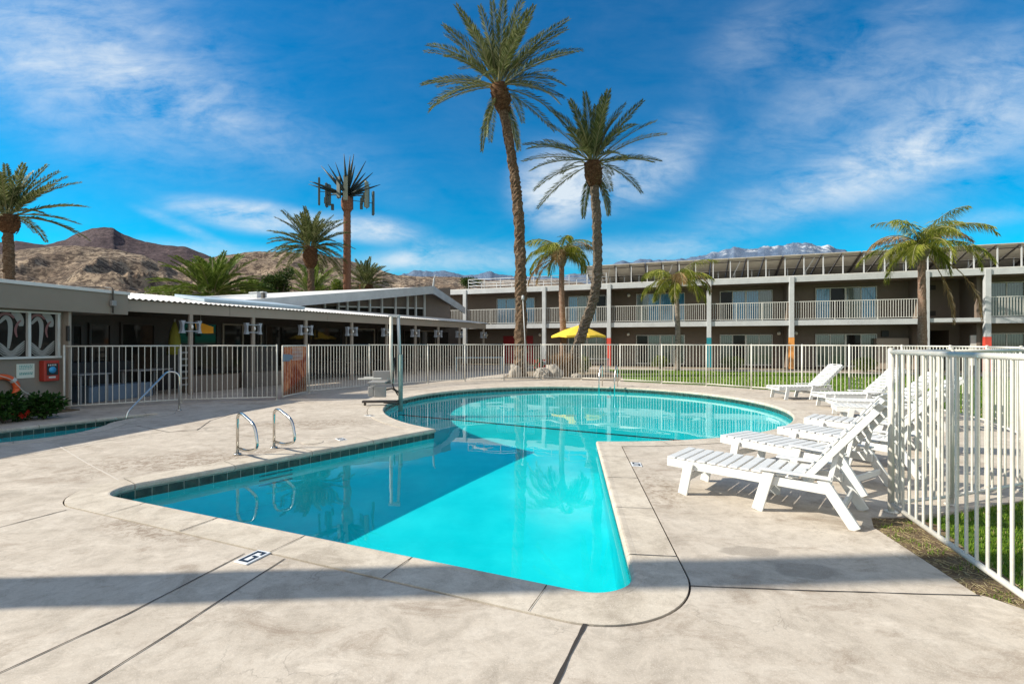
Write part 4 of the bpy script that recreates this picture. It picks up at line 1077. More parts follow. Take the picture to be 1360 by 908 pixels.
# conduit on the fascia
c = thing('electric_conduit', AF.w(AF.hit(150, -.06), -.06, 2.3), AF.a, 'bent grey conduit with junction box on the low building roof edge', 'conduit')
mb = MB(); mb.tube(roundpath([(0, 0, .04), (0, 0, .68), (0, .28, .70), (-.5, .5, .66)], .08), .018, 8); mb.build('pipe', M['dark_metal'], c)
mb = MB(); mb.box(-.06, .06, -.05, .04, .22, .36); mb.build('junction_box', M['grey_plastic'], c, bevel=.01)
# recessed entrance with glazing behind the fence
EF = Frame(AF.w(-1.2, 0, 0)[:2], AF.a)
mb = MB(); mb.box(-2.2, 3.6, 2.1, 2.2, 0, 2.4); apart('wall', mb, M['dark_brown'])
for px0, px1, z0, z1 in ((96, 112, .1, 2.1), (120, 150, .1, 2.15), (162, 208, .25, 2.2)):
    a, b = AF.hit(px0, 2.0), AF.hit(px1, 2.0); mb = MB()
    mb.box(a, b, 2.03, 2.098, z0, z0 + .06); mb.box(a, b, 2.03, 2.098, z1 - .06, z1); mb.box(a, a + .06, 2.03, 2.098, z0 + .06, z1 - .06); mb.box(b - .06, b, 2.03, 2.098, z0 + .06, z1 - .06)
    f = apart('window', mb, M['dark_brown']); mb = MB(); mb.box(a + .06, b - .06, 2.06, 2.09, z0 + .06, z1 - .06); apart('pane', mb, M['glass'], f)

# things on the wall
def on_wall(px, py, y=.3): x = AF.hit(px, y); return AF.w(x, y, AF.z(px, py, y))
p = on_wall(33.5, 492.5, .298); t_ = thing('pool_rules_sign', p, AF.a, 'small pale notice plate with teal writing on the taupe wall', 'sign')
mb = MB(); mb.box(-.17, .17, -.014, 0, -.16, .16); mb.build('plate', M['paper'], t_, bevel=.003)
mb = MB(); rr_ = random.Random(3)
for r_, (z, h_) in enumerate(((.11, .022), (.075, .022), (.04, .018), (-.05, .02), (-.085, .03))):
    x = -.12
    while x < .12:
        w_ = rr_.uniform(.012, .03); mb.sheet([(x, -.0155, z), (x + w_, -.0155, z), (x + w_, -.0155, z + h_), (x, -.0155, z + h_)]); x += w_ + .01
mb.build('lettering', M['text_teal'], t_)
p = on_wall(62, 492, .298); t_ = thing('emergency_phone_box', p, AF.a, 'red emergency phone box with a blue label on the taupe wall', 'phone box')
mb = MB(); mb.box(-.16, .16, -.16, 0, -.24, .24); mb.build('case', M['red_box'], t_, bevel=.02)
mb = MB(); mb.box(-.11, .12, -.17, -.162, -.10, .17); mb.build('panel', M['black'], t_)
mb = MB(); mb.tube([(0.0, -.176, .02), (0.0, -.171, .02)], .075, 16); mb.build('label_disc', M['sky_blue'], t_)
mb = MB()
for k in range(5): mb.sheet([(-.09 + k * .036, -.1725, .115), (-.068 + k * .036, -.1725, .115), (-.068 + k * .036, -.1725, .15), (-.09 + k * .036, -.1725, .15)])
mb.sheet([(-.07, -.165, -.17), (.07, -.165, -.17), (.07, -.165, -.13), (-.07, -.165, -.13)])
mb.build('lettering', M['trim_white'], t_)
# life ring
p = on_wall(2, 517, .22); t_ = thing('life_ring', p, AF.a, 'orange and white life ring hanging on the wall at the left edge', 'life ring')
def torus(mb, a0, a1, R_, r_, n=24, m_=12):
    pts = [(R_ * math.cos(a0 + (a1 - a0) * i / n), 0, R_ * math.sin(a0 + (a1 - a0) * i / n)) for i in range(n + 1)]
    mb.tube(pts, r_, m_)
mb = MB(); torus(mb, 0, 2 * math.pi, .27, .06, 48); mb.build('ring', M['ring_orange'], t_)
for k in range(4):
    mb = MB(); a = k * math.pi / 2 + .75; torus(mb, a - .14, a + .14, .27, .0635, 6); mb.build('band', M['trim_white'], t_)
mb = MB(); mb.tube(roundpath([(-.2, -.05, .36), (.15, -.06, .2), (.38, -.05, -.1), (.52, -.04, -.16)], .1), .009, 6); mb.tube(roundpath([(.36, -.05, -.1), (.2, -.1, -.36), (-.1, -.1, -.5)], .1), .009, 6); mb.build('rope', M['rope'], t_)

# ---- patio canopy
BF = Frame((-10.56, 13.3), math.atan2(17.1, 8.86))
LB = 19.3
pc = thing('patio_canopy', (*BF.o[:2], 0), BF.a, 'long low patio canopy with a corrugated white roof on thin posts', 'canopy')
def bpart(name, mb, mat, par=None, **k):
    o = mb.build(name, mat, None, **k); o.parent = par or pc; return o
mb = MB(); x = -1.2
while x < LB:
    x1 = min(x + 4.0, LB); mb.box(x + .004, x1 - .004, -.05, .05, 2.44, 2.76); x = x1
bpart('beam', mb, M['taupe_light'], bevel=.005)
mb = MB(); x = -1.4; k = 0; top = []
while x < LB + .15: top.append((x, .022 if k % 2 else -.022)); x += .075; k += 1
vs = []; 
for (x, dz) in top: vs += [(x, -.16, 2.79 + dz), (x, 3.6, 3.26 + dz)]
n = len(top)
mb.add(vs + [(v[0], v[1], v[2] - .006) for v in vs], [(2 * i, 2 * i + 2, 2 * i + 3, 2 * i + 1) for i in range(n - 1)] + [(2 * n + 2 * i, 2 * n + 2 * i + 1, 2 * n + 2 * i + 3, 2 * n + 2 * i + 2) for i in range(n - 1)] + [(2 * i, 2 * n + 2 * i, 2 * n + 2 * i + 2, 2 * i + 2) for i in range(n - 1)])
rf = bpart('roof', mb, M['roof_white'])
for yy in (1.2, 2.4):
    mb = MB(); mb.box(-1.3, LB, yy - .04, yy + .04, 2.60 + yy * .13, 2.74 + yy * .13); bpart('purlin', mb, M['dark_brown'])
posts_px = [253, 336, 406, 467, 513.5, 551.5, 582, 610, 642]
for px in posts_px:
    x = BF.hit(px); mb = MB(); mb.box(x - .05, x + .05, -.045, .045, 0, 2.44); bpart('post', mb, M['taupe_light'])
for i, px in enumerate(posts_px):
    x = BF.hit(px)
    t_ = thing('patio_lantern', BF.w(x, 0, 2.06), BF.a, 'white hourglass lantern on the canopy post %s' % (['nearest the low building', 'second from the left', 'third from the left, left of the rusty gate', 'fourth from the left, right of the rusty gate', 'left of the pool lift mast', 'right of the pool lift mast', 'seventh from the left', 'eighth from the left', 'at the canopy far end'][i]), 'lantern', 'white lanterns on the canopy posts')
    for s in (-1, 1):
        mb = MB(); pr = []
        for k in range(9):
            u = k / 8; z = -.19 + .38 * u; hw = .022 + .045 * (2 * u - 1) ** 2; pr.append((z, hw))
        l = [(s * .24 * 1 - hw, z) for z, hw in pr]; r = [(s * .24 + hw, z) for z, hw in pr]
        vs = [(x_, -.07, z_) for x_, z_ in l + r] + [(x_, .07, z_) for x_, z_ in l + r]; m_ = 9
        fs = [(i_, m_ + i_, m_ + i_ + 1, i_ + 1) for i_ in range(m_ - 1)] + [(2 * m_ + i_, 2 * m_ + i_ + 1, 3 * m_ + i_ + 1, 3 * m_ + i_) for i_ in range(m_ - 1)]
        fs += [(i_, i_ + 1, 2 * m_ + i_ + 1, 2 * m_ + i_) for i_ in range(m_ - 1)] + [(m_ + i_, 3 * m_ + i_, 3 * m_ + i_ + 1, m_ + i_ + 1) for i_ in range(m_ - 1)]
        mb.add(vs, fs); mb.build('side_panel', M['lantern'], t_)
    mb = MB()
    for z in (-.13, .13): mb.box(-.22, .22, -.06, -.04, z - .014, z + .014)
    mb.build('crossbar', M['lantern'], t_)
    mb = MB(); mb.tube([(0, -.09, -.06), (0, -.09, .0), (0, -.09, .06)], [.02, .035, .02], 10); mb.build('bulb', M['lamp_glass'], t_)

# ---- restaurant behind the canopy: glazed wall
rs = thing('clubhouse_building', (*BF.o[:2], 0), BF.a, 'dark glazed clubhouse with a wide white gable roof behind the patio canopy', 'building')
def rpart(name, mb, mat, par=None, **k):
    o = mb.build(name, mat, None, **k); o.parent = par or rs; return o
mb = MB(); mb.box(-2.2, 22.0, 3.72, 3.85, 0, 3.15); mb.box(22.0, 22.15, 3.72, 12, 0, 3.2); rpart('wall', mb, M['dark_brown'])
x = -1.6; k = 0; rr_ = random.Random(5)
while x < 20.5:
    w_ = rr_.choice((1.3, 1.7, 2.1)); y0 = 3.64
    door = k % 4 == 3
    z0, z1 = (.05 if door else .5), 2.35
    mb = MB(); mb.box(x, x + w_, y0, 3.717, z1 - .06, z1); mb.box(x, x + w_, y0, 3.717, z0, z0 + .06); mb.box(x, x + .06, y0, 3.717, z0 + .06, z1 - .06); mb.box(x + w_ - .06, x + w_, y0, 3.717, z0 + .06, z1 - .06)
    if door: mb.box(x + w_ / 2 - .03, x + w_ / 2 + .03, y0, 3.717, z0 + .06, z1 - .06)
    f = rpart('window', mb, M['taupe_light'] if k % 3 == 0 else M['dark_brown']); mb = MB(); mb.box(x + .06, x + w_ - .06, 3.68, 3.715, z0 + .06, z1 - .06); rpart('pane', mb, M['glass'], f)
    x += w_ + .18; k += 1
# gable roof (world coordinates)
Lp, Rp, Ep = P(300, 401, 18.7), P(575, 380.5, 28.5), P(617, 409, 34.0)
inn_ = BF.y * 12
Lq = Lp + inn_ + Vector((0, 0, .46)); Rq = Rp + inn_ + Vector((0, 0, .26)); Eq = Ep + inn_ + Vector((0, 0, .3))
def slab(name, q, th, mat, par=None, **k):
    mb = MB(); q = [Vector(p) for p in q]; mb.add(q + [p - Vector((0, 0, th)) for p in q], [(0, 1, 2, 3), (7, 6, 5, 4), (0, 4, 5, 1), (1, 5, 6, 2), (2, 6, 7, 3), (3, 7, 4, 0)])
    o = mb.build(name, mat, rs, world=True, recalc=True)
    if par: o.parent = par
    return o
rf = slab('roof', [Lp, Rp, Rq, Lq], .14, M['roof_white']); slab('roof', [Rp, Ep, Eq, Rq], .14, M['roof_white'])
ox = -BF.y * .06
def board(a, b, z1, z0, mat, name='fascia'):
    mb = MB(); a, b = Vector(a), Vector(b)
    q = [a + ox, b + ox, b + ox * .0, a]
    vs = [p + Vector((0, 0, z1)) for p in q] + [p - Vector((0, 0, z0)) for p in q]
    mb.add(vs, [(0, 1, 2, 3), (7, 6, 5, 4), (0, 4, 5, 1), (1, 5, 6, 2), (2, 6, 7, 3), (3, 7, 4, 0)])
    return mb.build(name, mat, rs, world=True, recalc=True)
board(Lp, Rp, .03, .42, M['fascia']); board(Rp, Ep, .03, .42, M['fascia'])
# extra left extension of the flat roof above the canopy, with the pale blue flashing
mb = MB(); mb.panel([BF.w(2.3, .5, 2.90), BF.w(6.0, .3, 2.88), BF.w(6.0, 2.2, 3.13), BF.w(2.3, 2.2, 3.13)], -.1)
o = mb.build('roof_patch', painted('blue_flashing', (0.42, 0.50, 0.56), .5, .1, 2), rs, world=True, recalc=True)
# vents on the roof
for (px, py, Y, sz) in ((378, 392, 27, .5), (383, 393, 24.5, .15), (318, 396, 24, .12)):
    pass
GF = Frame((Lp + BF.y * .9)[:2], math.atan2((Rp - Lp).y, (Rp - Lp).x)); gl = (Rp - Lp).length
def roofz(x): return (Lp.z + (Rp.z - Lp.z) * x / (Vector((Rp.x - Lp.x, Rp.y - Lp.y)).length)) - .12
gx = [GF.hit(px) for px in (430, 448, 460, 475, 490, 506, 524, 540, 551, 562.6)]
def gw(x, y, z): return GF.w(x, y, z)
mb = MB(); a, b = GF.hit(350), GF.hit(600)
bz = lambda x: 3.35 + (x - gx[0]) * .045
mb.add([gw(a, .12, 2.9), gw(b, .12, 2.9), gw(b, .12, roofz(b) - .02), gw(a, .12, roofz(a) - .02)], [(0, 1, 2, 3), (3, 2, 1, 0)][:1]); mb.build('gable_wall', M['brown'], rs, world=True)
for i, (a, b) in enumerate(zip(gx, gx[1:])):
    mb = MB(); zt = min(bz(a), roofz(a) - .1), min(bz(b), roofz(b) - .1)
    mb.add([gw(a, .08, 2.95), gw(b, .08, 2.95), gw(b, .08, zt[1]), gw(a, .08, zt[0])], [(0, 1, 2, 3)]); mb.build('clerestory_pane', M['glass'], rs, world=True)
for x in gx:
    mb = MB(); q = [gw(x - .045, -.02, 2.9), gw(x + .045, -.02, 2.9), gw(x + .045, -.02, roofz(x)), gw(x - .045, -.02, roofz(x))]; mb.panel(q, -.1); mb.build('mullion', M['trim_white'], rs, world=True)
mb = MB()
mb.bar(gw(gx[1], .0, bz(gx[1])), gw(gx[-1], .0, bz(gx[-1])), .08, .07); mb.build('mullion', M['trim_white'], rs, world=True)
# wall closing the right half of the gable
mb = MB(); e0 = GF.w(GF.hit(600), .12, 0); e1 = Ep + BF.y * 1.2
mb.add([Vector((e0.x, e0.y, 2.6)), Vector((e1.x, e1.y, 2.6)), Vector((e1.x, e1.y, Ep.z - .1)), Vector((e0.x, e0.y, roofz(b) - .05))], [(0, 1, 2, 3)]); mb.build('gable_wall', M['brown'], rs, world=True)
# rooftop vents as things
for (x, y, w_, h_, lb) in ((7.6, 5.4, .5, .22, 'low white roof vent box on the gable roof, larger of the two'), (7.0, 4.2, .12, .25, 'thin dark vent pipe on the gable roof')):
    c = BF.w(x, y, 0); dd = (c - Lp); s_ = dd.x * math.cos(GF.a) + dd.y * math.sin(GF.a); dn = (c - Lp).dot(BF.y)
    z = Lp.z + (Rp.z - Lp.z) * s_ / 11.7 + dn * .035
    t_ = thing('roof_vent', (c.x, c.y, z), BF.a, lb, 'roof vent')
    mb = MB(); mb.box(-w_ / 2, w_ / 2, -w_ / 2, w_ / 2, -.2, h_); mb.build('stack', M['galv'] if w_ > .2 else M['dark_metal'], t_)
    mb = MB(); mb.box(-w_ / 2 - .04, w_ / 2 + .04, -w_ / 2 - .04, w_ / 2 + .04, h_ + .003, h_ + .05); mb.build('cap', M['galv'], t_)
# finial on the ridge
t_ = thing('ridge_vane', Rp + Vector((.0, .1, 0)), 0, 'thin pale fin standing on the gable ridge', 'finial')
mb = MB(); mb.bar((0, 0, 0), (.05, .05, .5), .04, .09); mb.bar((.05, .05, .5), (.12, .1, .72), .03, .05); mb.build('fin', M['galv'], t_)

# ================================================================== PATIO FURNITURE
def planter(x0, x1, lb):
    t_ = thing('planter_box', BF.w((x0 + x1) / 2, .75, 0), BF.a, lb, 'planter'); hl = (x1 - x0) / 2
    mb = MB(); mb.box(-hl, hl, -.25, .25, 0, .52); mb.build('box', M['terracotta'], t_, bevel=.01)
    mb = MB(); mb.box(-hl + .04, hl - .04, -.21, .21, .5, .535); mb.build('soil_fill', M['soil'], t_)
    return t_
planter(BF.hit(262), BF.hit(330), 'low brown planter wall behind the patio fence, left of the dark mesh')
planter(BF.hit(340), BF.hit(402), 'low brown planter wall behind the dark mesh and the gate')
sofa = thing('patio_bench', AF.w(AF.hit(150, 1.15), 1.15, 0), AF.a, 'blue based bench with a dark backrest behind the patio fence', 'bench')
mb = MB(); mb.box(-.9, .9, -.35, .3, 0, .42); mb.build('seat', M['bluegrey'], sofa, bevel=.02)
mb = MB(); mb.box(-.9, .9, .32, .45, 0, 1.05); mb.build('backrest', M['black'], sofa, bevel=.02)
def table(loc, w_, d_, h_, mat, lb, rz=0):
    t_ = thing('patio_table', loc, rz, lb, 'table')
    mb = MB(); mb.box(-w_ / 2, w_ / 2, -d_ / 2, d_ / 2, h_ - .035, h_); mb.build('tabletop', mat, t_, bevel=.008)
    for sx in (-1, 1):
        for sy in (-1, 1):
            mb = MB(); x, y = sx * (w_ / 2 - .07), sy * (d_ / 2 - .07); mb.box(x - .025, x + .025, y - .025, y + .025, 0, h_ - .036); mb.build('leg', mat, t_)
    return t_
table(AF.w(AF.hit(113, .9), .9, 0), .8, .7, .78, M['grey_plastic'], 'small pale table at the left end of the patio fence', AF.a)
table(AF.w(AF.hit(195, .9), .9, 0), 1.1, .7, .8, M['grey_plastic'], 'small pale table right of the blue bench', AF.a)
p = G(636, 474.3, .76); table((p.x, p.y, 0), 2.7, .9, .76, M['table_blue'], 'long pale blue table behind the far fence left of the tall palm', R(8))
# round dining tables in the shade of the canopy, ladder-back shelves
def cafe_chair(loc, rz, lb):
    t_ = thing('patio_chair', loc, rz, lb, 'chair', 'dark patio chairs under the canopy')
    mb = MB(); mb.box(-.22, .22, -.22, .22, .42, .46); mb.build('seat', M['dark_metal'], t_)
    mb = MB()
    for z in (.58, .70, .82): mb.box(-.21, .21, .2, .23, z, z + .05)
    mb.build('backrest', M['dark_metal'], t_)
    for sx in (-1, 1):
        for sy in (-1, 1):
            mb = MB(); mb.box(sx * .2 - .015, sx * .2 + .015, sy * .2 - .015, sy * .2 + .015, 0, .42 if sy < 0 else .88); mb.build('leg', M['dark_metal'], t_)
for i, px in enumerate((440, 470, 497, 530, 560, 590)):
    x = BF.hit(px, 1.6); table(BF.w(x, 1.6, 0), .8, .8, .75, M['dark_metal'], 'dark square table under the canopy, %s from the gate' % ords[i], BF.a)['group'] = 'dark square tables under the canopy'
    for s in (-1, 1):
        cafe_chair(BF.w(x + s * .75, 1.6, 0), BF.a - s * math.pi / 2, 'dark patio chair %s the %s square table from the gate' % ('left of' if s < 0 else 'right of', ords[i]))
# white slat rack
rk = thing('slat_rack', BF.w(BF.hit(246, .5), .5, 0), BF.a, 'narrow white slatted rack beside the first canopy post', 'rack')
mb = MB()
for k in range(6): mb.box(-.2, .2, -.02, .02, .25 + k * .2, .3 + k * .2)
for s in (-.2, .2): mb.box(s - .02, s + .02, -.04, -.021, 0, 1.4)
mb.build('slats', M['grey_plastic'], rk)
# closed yellow umbrella and hanging orange pennant
p = BF.w(BF.hit(232, 1.3), 1.3, 0); t_ = thing('closed_umbrella', p, 0, 'closed yellow green umbrella under the canopy near its left end', 'umbrella')
mb = MB(); mb.tube([(0, 0, 0), (0, 0, 2.35)], .02, 8); mb.build('pole', M['trim_white'], t_)
mb = MB(); mb.tube([(0, 0, 1.2), (0, 0, 1.4), (0, 0, 1.9), (0, 0, 2.25)], [.19, .17, .12, .03], 14, rfun=lambda i, k: 1 + .18 * (-1) ** k); mb.build('canopy', painted('olive_canvas', (.25, .23, .03), .9, .1, 4), t_)
p = BF.w(BF.hit(271, .6), .6, 0); z = 2.02; t_ = thing('orange_pennant', (p.x, p.y, z), BF.a, 'orange cloth pennant hanging under the canopy beam', 'pennant')
mb = MB(); mb.panel([(-.28, 0, .17), (-.24, 0, -.1), (.0, 0, -.14), (.3, 0, -.13)][::-1], .01); mb.panel([(-.28, 0, .17), (.3, 0, -.13), (.3, 0, .08), (-.05, 0, .19)], .01)
mb.build('cloth', M['orange'], t_); mb = MB(); mb.tube([(-.1, .01, .17), (-.1, .01, .46)], .006, 6); mb.build('cord', M['rope'], t_)

# ================================================================== PALMS
def leaf(mb, p, d, L, w_, nrm, bend=0.0):
    d = d.normalized(); s = d.cross(nrm)
    if s.length < 1e-3: s = d.orthogonal()
    s = s.normalized() * w_ / 2
    m_ = p + d * L * .5 + Vector((0, 0, bend * L * .25)); e = p + d * L + Vector((0, 0, -bend * L * .6))
    o = len(mb.v); mb.v.extend([p, m_ + s, e, m_ - s]); mb.f.append([o, o + 1, o + 2, o + 3]); mb.mi.append(mb.cur); mb.sm.append(False)
def spine(o, az, e0, e1, L, n=14, curl=1.0, side=0.0):
    pts = [Vector(o)]; a = az
    for i in range(n):
        u = (i + .5) / n; e = e0 + (e1 - e0) * u ** curl
        a = az + side * u
        pts.append(pts[-1] + Vector((math.cos(a) * math.cos(e), math.sin(a) * math.cos(e), math.sin(e))) * (L / n))
    return pts
def frond(mb, o, az, e0, e1, L, r, kind='date', pairs=44, ll=.46, lw=.05, leafmat_=0, start=.16, stalkmat=2, side=0.0):
    pts = spine(o, az, e0, e1, L, 14, 1.25 if kind != 'queen' else 1.0, side)
    mb.cur = stalkmat
    N = len(pts)
    mb.tube(pts, [.028 * (1 - .85 * i / (N - 1)) + .004 for i in range(N)], 4, cap=False)
    mb.cur = leafmat_
    def at(u):
        x = u * (N - 1); i = min(int(x), N - 2); return pts[i].lerp(pts[i + 1], x - i), (pts[i + 1] - pts[i]).normalized()
    for k in range(pairs):
        u = start + (1 - start) * (k + r.random() * .6) / pairs; p, t_ = at(min(u, .995))
        sd = t_.cross(Vector((0, 0, 1)))
        if sd.length < .05: sd = Vector((math.sin(az), -math.cos(az), 0))
        sd.normalize(); up = sd.cross(t_)
        env = min(1, (u - start) / .12 + .35) * (1 - .62 * max(0, (u - .55) / .45) ** 1.4)
        for s in (-1, 1):
            l = ll * env * r.uniform(.82, 1.12)
            if kind == 'date':
                d = t_ * r.uniform(.75, 1.0) + sd * s * .66 + up * r.uniform(.05, .42)
                leaf(mb, p, d, l, lw, up, .10)
            else:
                d = t_ * r.uniform(.2, .6) + sd * s * r.uniform(.25, .75) + Vector((0, 0, -1)) * r.uniform(.35, 1.1) + up * r.uniform(-.1, .35)
                leaf(mb, p, d, l * 1.15, lw, t_, .25)
def trunk_path(pts, n=60):
    pts = [Vector(p) for p in pts]; out = []
    m_ = len(pts) - 1
    def cr(p0, p1, p2, p3, u): return .5 * ((2 * p1) + (p2 - p0) * u + (2 * p0 - 5 * p1 + 4 * p2 - p3) * u * u + (3 * p1 - p0 - 3 * p2 + p3) * u ** 3)
    for i in range(n + 1):
        x = i / n * m_; k = min(int(x), m_ - 1); u = x - k
        out.append(cr(pts[max(k - 1, 0)], pts[k], pts[k + 1], pts[min(k + 2, m_)], u))
    return out
def date_palm(name, path, r0, r1, fl, nf, label, seed, boots=(1.0, .5), ll=.46, lw=.034, rows=None, mats=('date_leaf', 'date_dry', 'date_trunk', 'boot'), emin=-.35, group=None, dry=.06, hang=2, pairs=84, cat='palm tree', ring=14, droop=.85, scar=.19):
    r = random.Random(seed); path = [Vector(p) for p in path]
    t_ = thing(name, path[0], 0, label, cat, group)
    H_ = sum((b - a).length for a, b in zip(path, path[1:])); rows = rows or max(14, int(H_ / .11))
    pts = trunk_path(path, rows); n = ring; mb = MB()
    rs = []
    for i in range(rows + 1):
        u = i / rows; rs.append(r0 + (r1 - r0) * u ** .7 + .10 * r0 * math.exp(-u * 18))
    jit = [[r.uniform(-1, 1) for _ in range(n)] for _ in range(rows + 1)]
    mb.tube(pts, rs, n, rfun=lambda i, k: 1 + scar * .55 * (((i + (k % 2)) % 2) * 1.1 - .5) + scar * (.75 * jit[i][k] + .5 * jit[i // 3][(k * 3) % n]))
    for i_ in range(len(mb.sm)): mb.sm[i_] = False
    mb.build('trunk', M[mats[2]], t_, world=True)
    top = pts[-1]; ax = (pts[-1] - pts[-4]).normalized()
    # boots: stubs of cut leaf bases
    bl, br = boots
    if bl > 0:
        mb = MB(); m_ = 8
        bp = [top - ax * bl * (1 - i / m_) for i in range(m_ + 1)]
        mb.tube(bp, [r1 * .9 + (br - r1 * .9) * math.sin(min(1, i / m_ * 1.35 + .08) * math.pi * .62) for i in range(m_ + 1)], 12, rfun=lambda i, k: 1 + .12 * (((i + k) % 2) - .5))
        for _ in range(60):
            a = r.uniform(0, 6.283); h = r.uniform(.0, .95); rad = br * (.62 + .3 * math.sin(h * 3.1)); p = top - ax * bl * (1 - h) + Vector((math.cos(a), math.sin(a), 0)) * rad
            d = Vector((math.cos(a) * .55, math.sin(a) * .55, 1)).normalized(); mb.bar(p - d * .05, p + d * r.uniform(.08, .2), .085, .035, up=(math.cos(a), math.sin(a), 0))
        mb.build('leaf_bases', M[mats[3]], t_, world=True)
    mb = MB()
    for k in range(nf):
        u = (k + .5) / nf; az = k * 2.39996 + r.uniform(-.3, .3)
        e0 = math.asin(max(-1, min(1, 1 - u * (1 - math.sin(emin))))) if True else 0
        e0 = 1.5 - (1.5 - emin) * u ** 1.15 + r.uniform(-.12, .12)
        dr = (r.uniform(.3, .95) + .25 * math.cos(max(0, e0))) * droop
        L = fl * (r.uniform(.88, 1.08)) * (.80 + .2 * min(1, u * 3))
        isdry = r.random() < dry
        frond(mb, top + Vector((math.cos(az), math.sin(az), 0)) * r1 * .6 + Vector((0, 0, r.uniform(-.15, .1))), az, e0, e0 - dr, L, r, 'date', pairs, ll, lw, 1 if isdry else 0, side=r.uniform(-.25, .25))
    for k in range(hang):
        az = r.uniform(0, 6.283); frond(mb, top - Vector((0, 0, .3)), az, -.9, -1.5, fl * .72, r, 'date', pairs, ll * .8, lw, 0)
    mb.build('crown', [M[mats[0]], M[mats[1]], M['rachis']], t_, world=True)
    return t_
g1 = 'tall date palms behind the pool fence'
d1 = 22.6
date_palm('date_palm', [P(691, 500, d1) * Vector((1, 1, 0)) if False else Vector((.39, d1, 0)), P(692, 400, d1), P(689, 290, d1), P(679, 205, d1), P(662, 114, d1)], .30, .20, 3.8, 56,
          'tallest date palm, its dark scaly trunk leaning left towards the top of the photo', 11, boots=(1.25, .42), hang=3, emin=-.25, lw=.034, ll=.50, droop=.72)
d2 = 23.2
date_palm('date_palm', [Vector((P(757, 500, d2).x, d2, 0)), P(772, 445, d2), P(791, 385, d2), P(793, 310, d2), P(787, 216, d2)], .27, .20, 3.25, 44,
          'second tall date palm with a trunk bent at its foot beside the yellow umbrella', 23, boots=(1.15, .42), hang=3, emin=-.2, droop=.72, mats=('date_leaf', 'date_dry', 'dark_trunk', 'boot'), lw=.034, ll=.50)
# growth and conduit on the tallest palm
t_ = thing('trunk_conduit', (.62, d1 - .1, 0), 0, 'thin pale conduit running up the tallest palm trunk', 'conduit')
mb = MB(); mb.tube([(.02, -.32, 0), (-.02, -.33, 1.6), (-.12, -.3, 3.6)], .022, 6); mb.build('pipe', M['galv'], t_)
mb = MB(); mb.tube([(-.12, -.36, 3.55), (-.12, -.36, 3.75)], [.07, .05], 10); mb.build('flood_lamp', M['galv'], t_)
# date palms in the distance
def far_palm(px, ptop, Y, fl, nf, label, seed, r0=.26, **k):
    top = P(px, ptop, Y); return date_palm('date_palm', [Vector((top.x, Y, 0)), Vector((top.x + .1, Y, top.z * .5)), top], r0, r0 * .8, fl, nf, label, seed, group=None, ring=10, **k)
far_palm(10, 286, 26, 3.5, 44, 'date palm above the low building at the left edge', 31, r0=.27, boots=(.95, .50), dry=.0, hang=0, emin=-.15, pairs=52, lw=.06, droop=.7)
far_palm(412, 328, 45, 3.9, 64, 'date palm left of the antenna tower, its crown against the white cloud', 37, r0=.36, boots=(2.0, .66), hang=0, emin=-.35, pairs=44, lw=.09, rows=60, ll=.6)
far_palm(415, 392, 62, 5.0, 40, 'low date palm half hidden behind the palm left of the antenna tower', 39, r0=.4, boots=(1, .6), hang=0, emin=-.1, pairs=36, lw=.12, ll=.7, mats=('bright_leaf', 'bright_leaf', 'date_trunk', 'boot'), rows=20)
far_palm(486, 378, 60, 3.6, 42, 'small date palm with a short trunk right of the antenna tower', 41, r0=.5, boots=(2.0, .9), hang=0, emin=-.2, pairs=36, lw=.11, ll=.6, rows=20)
t_ = far_palm(282, 392, 36, 3.9, 64, 'big bushy palm rising directly over the clubhouse roof', 43, r0=.4, boots=(0, .6), hang=0, emin=-.25, pairs=60, lw=.08, ll=.62, mats=('bright_leaf', 'bright_leaf', 'date_trunk', 'boot'), rows=16, droop=1.0)
# palm beyond the left edge whose trunk throws the long band of shade over the deck
date_palm('date_palm', [Vector((-9.2, 2.72, 0)), Vector((-9.2, 2.72, 6.5)), Vector((-9.1, 2.75, 14.6))], .215, .205, 3.4, 40, 'tall date palm outside the left edge that throws the straight shade band', 53, boots=(1, .4), hang=0, scar=.05)

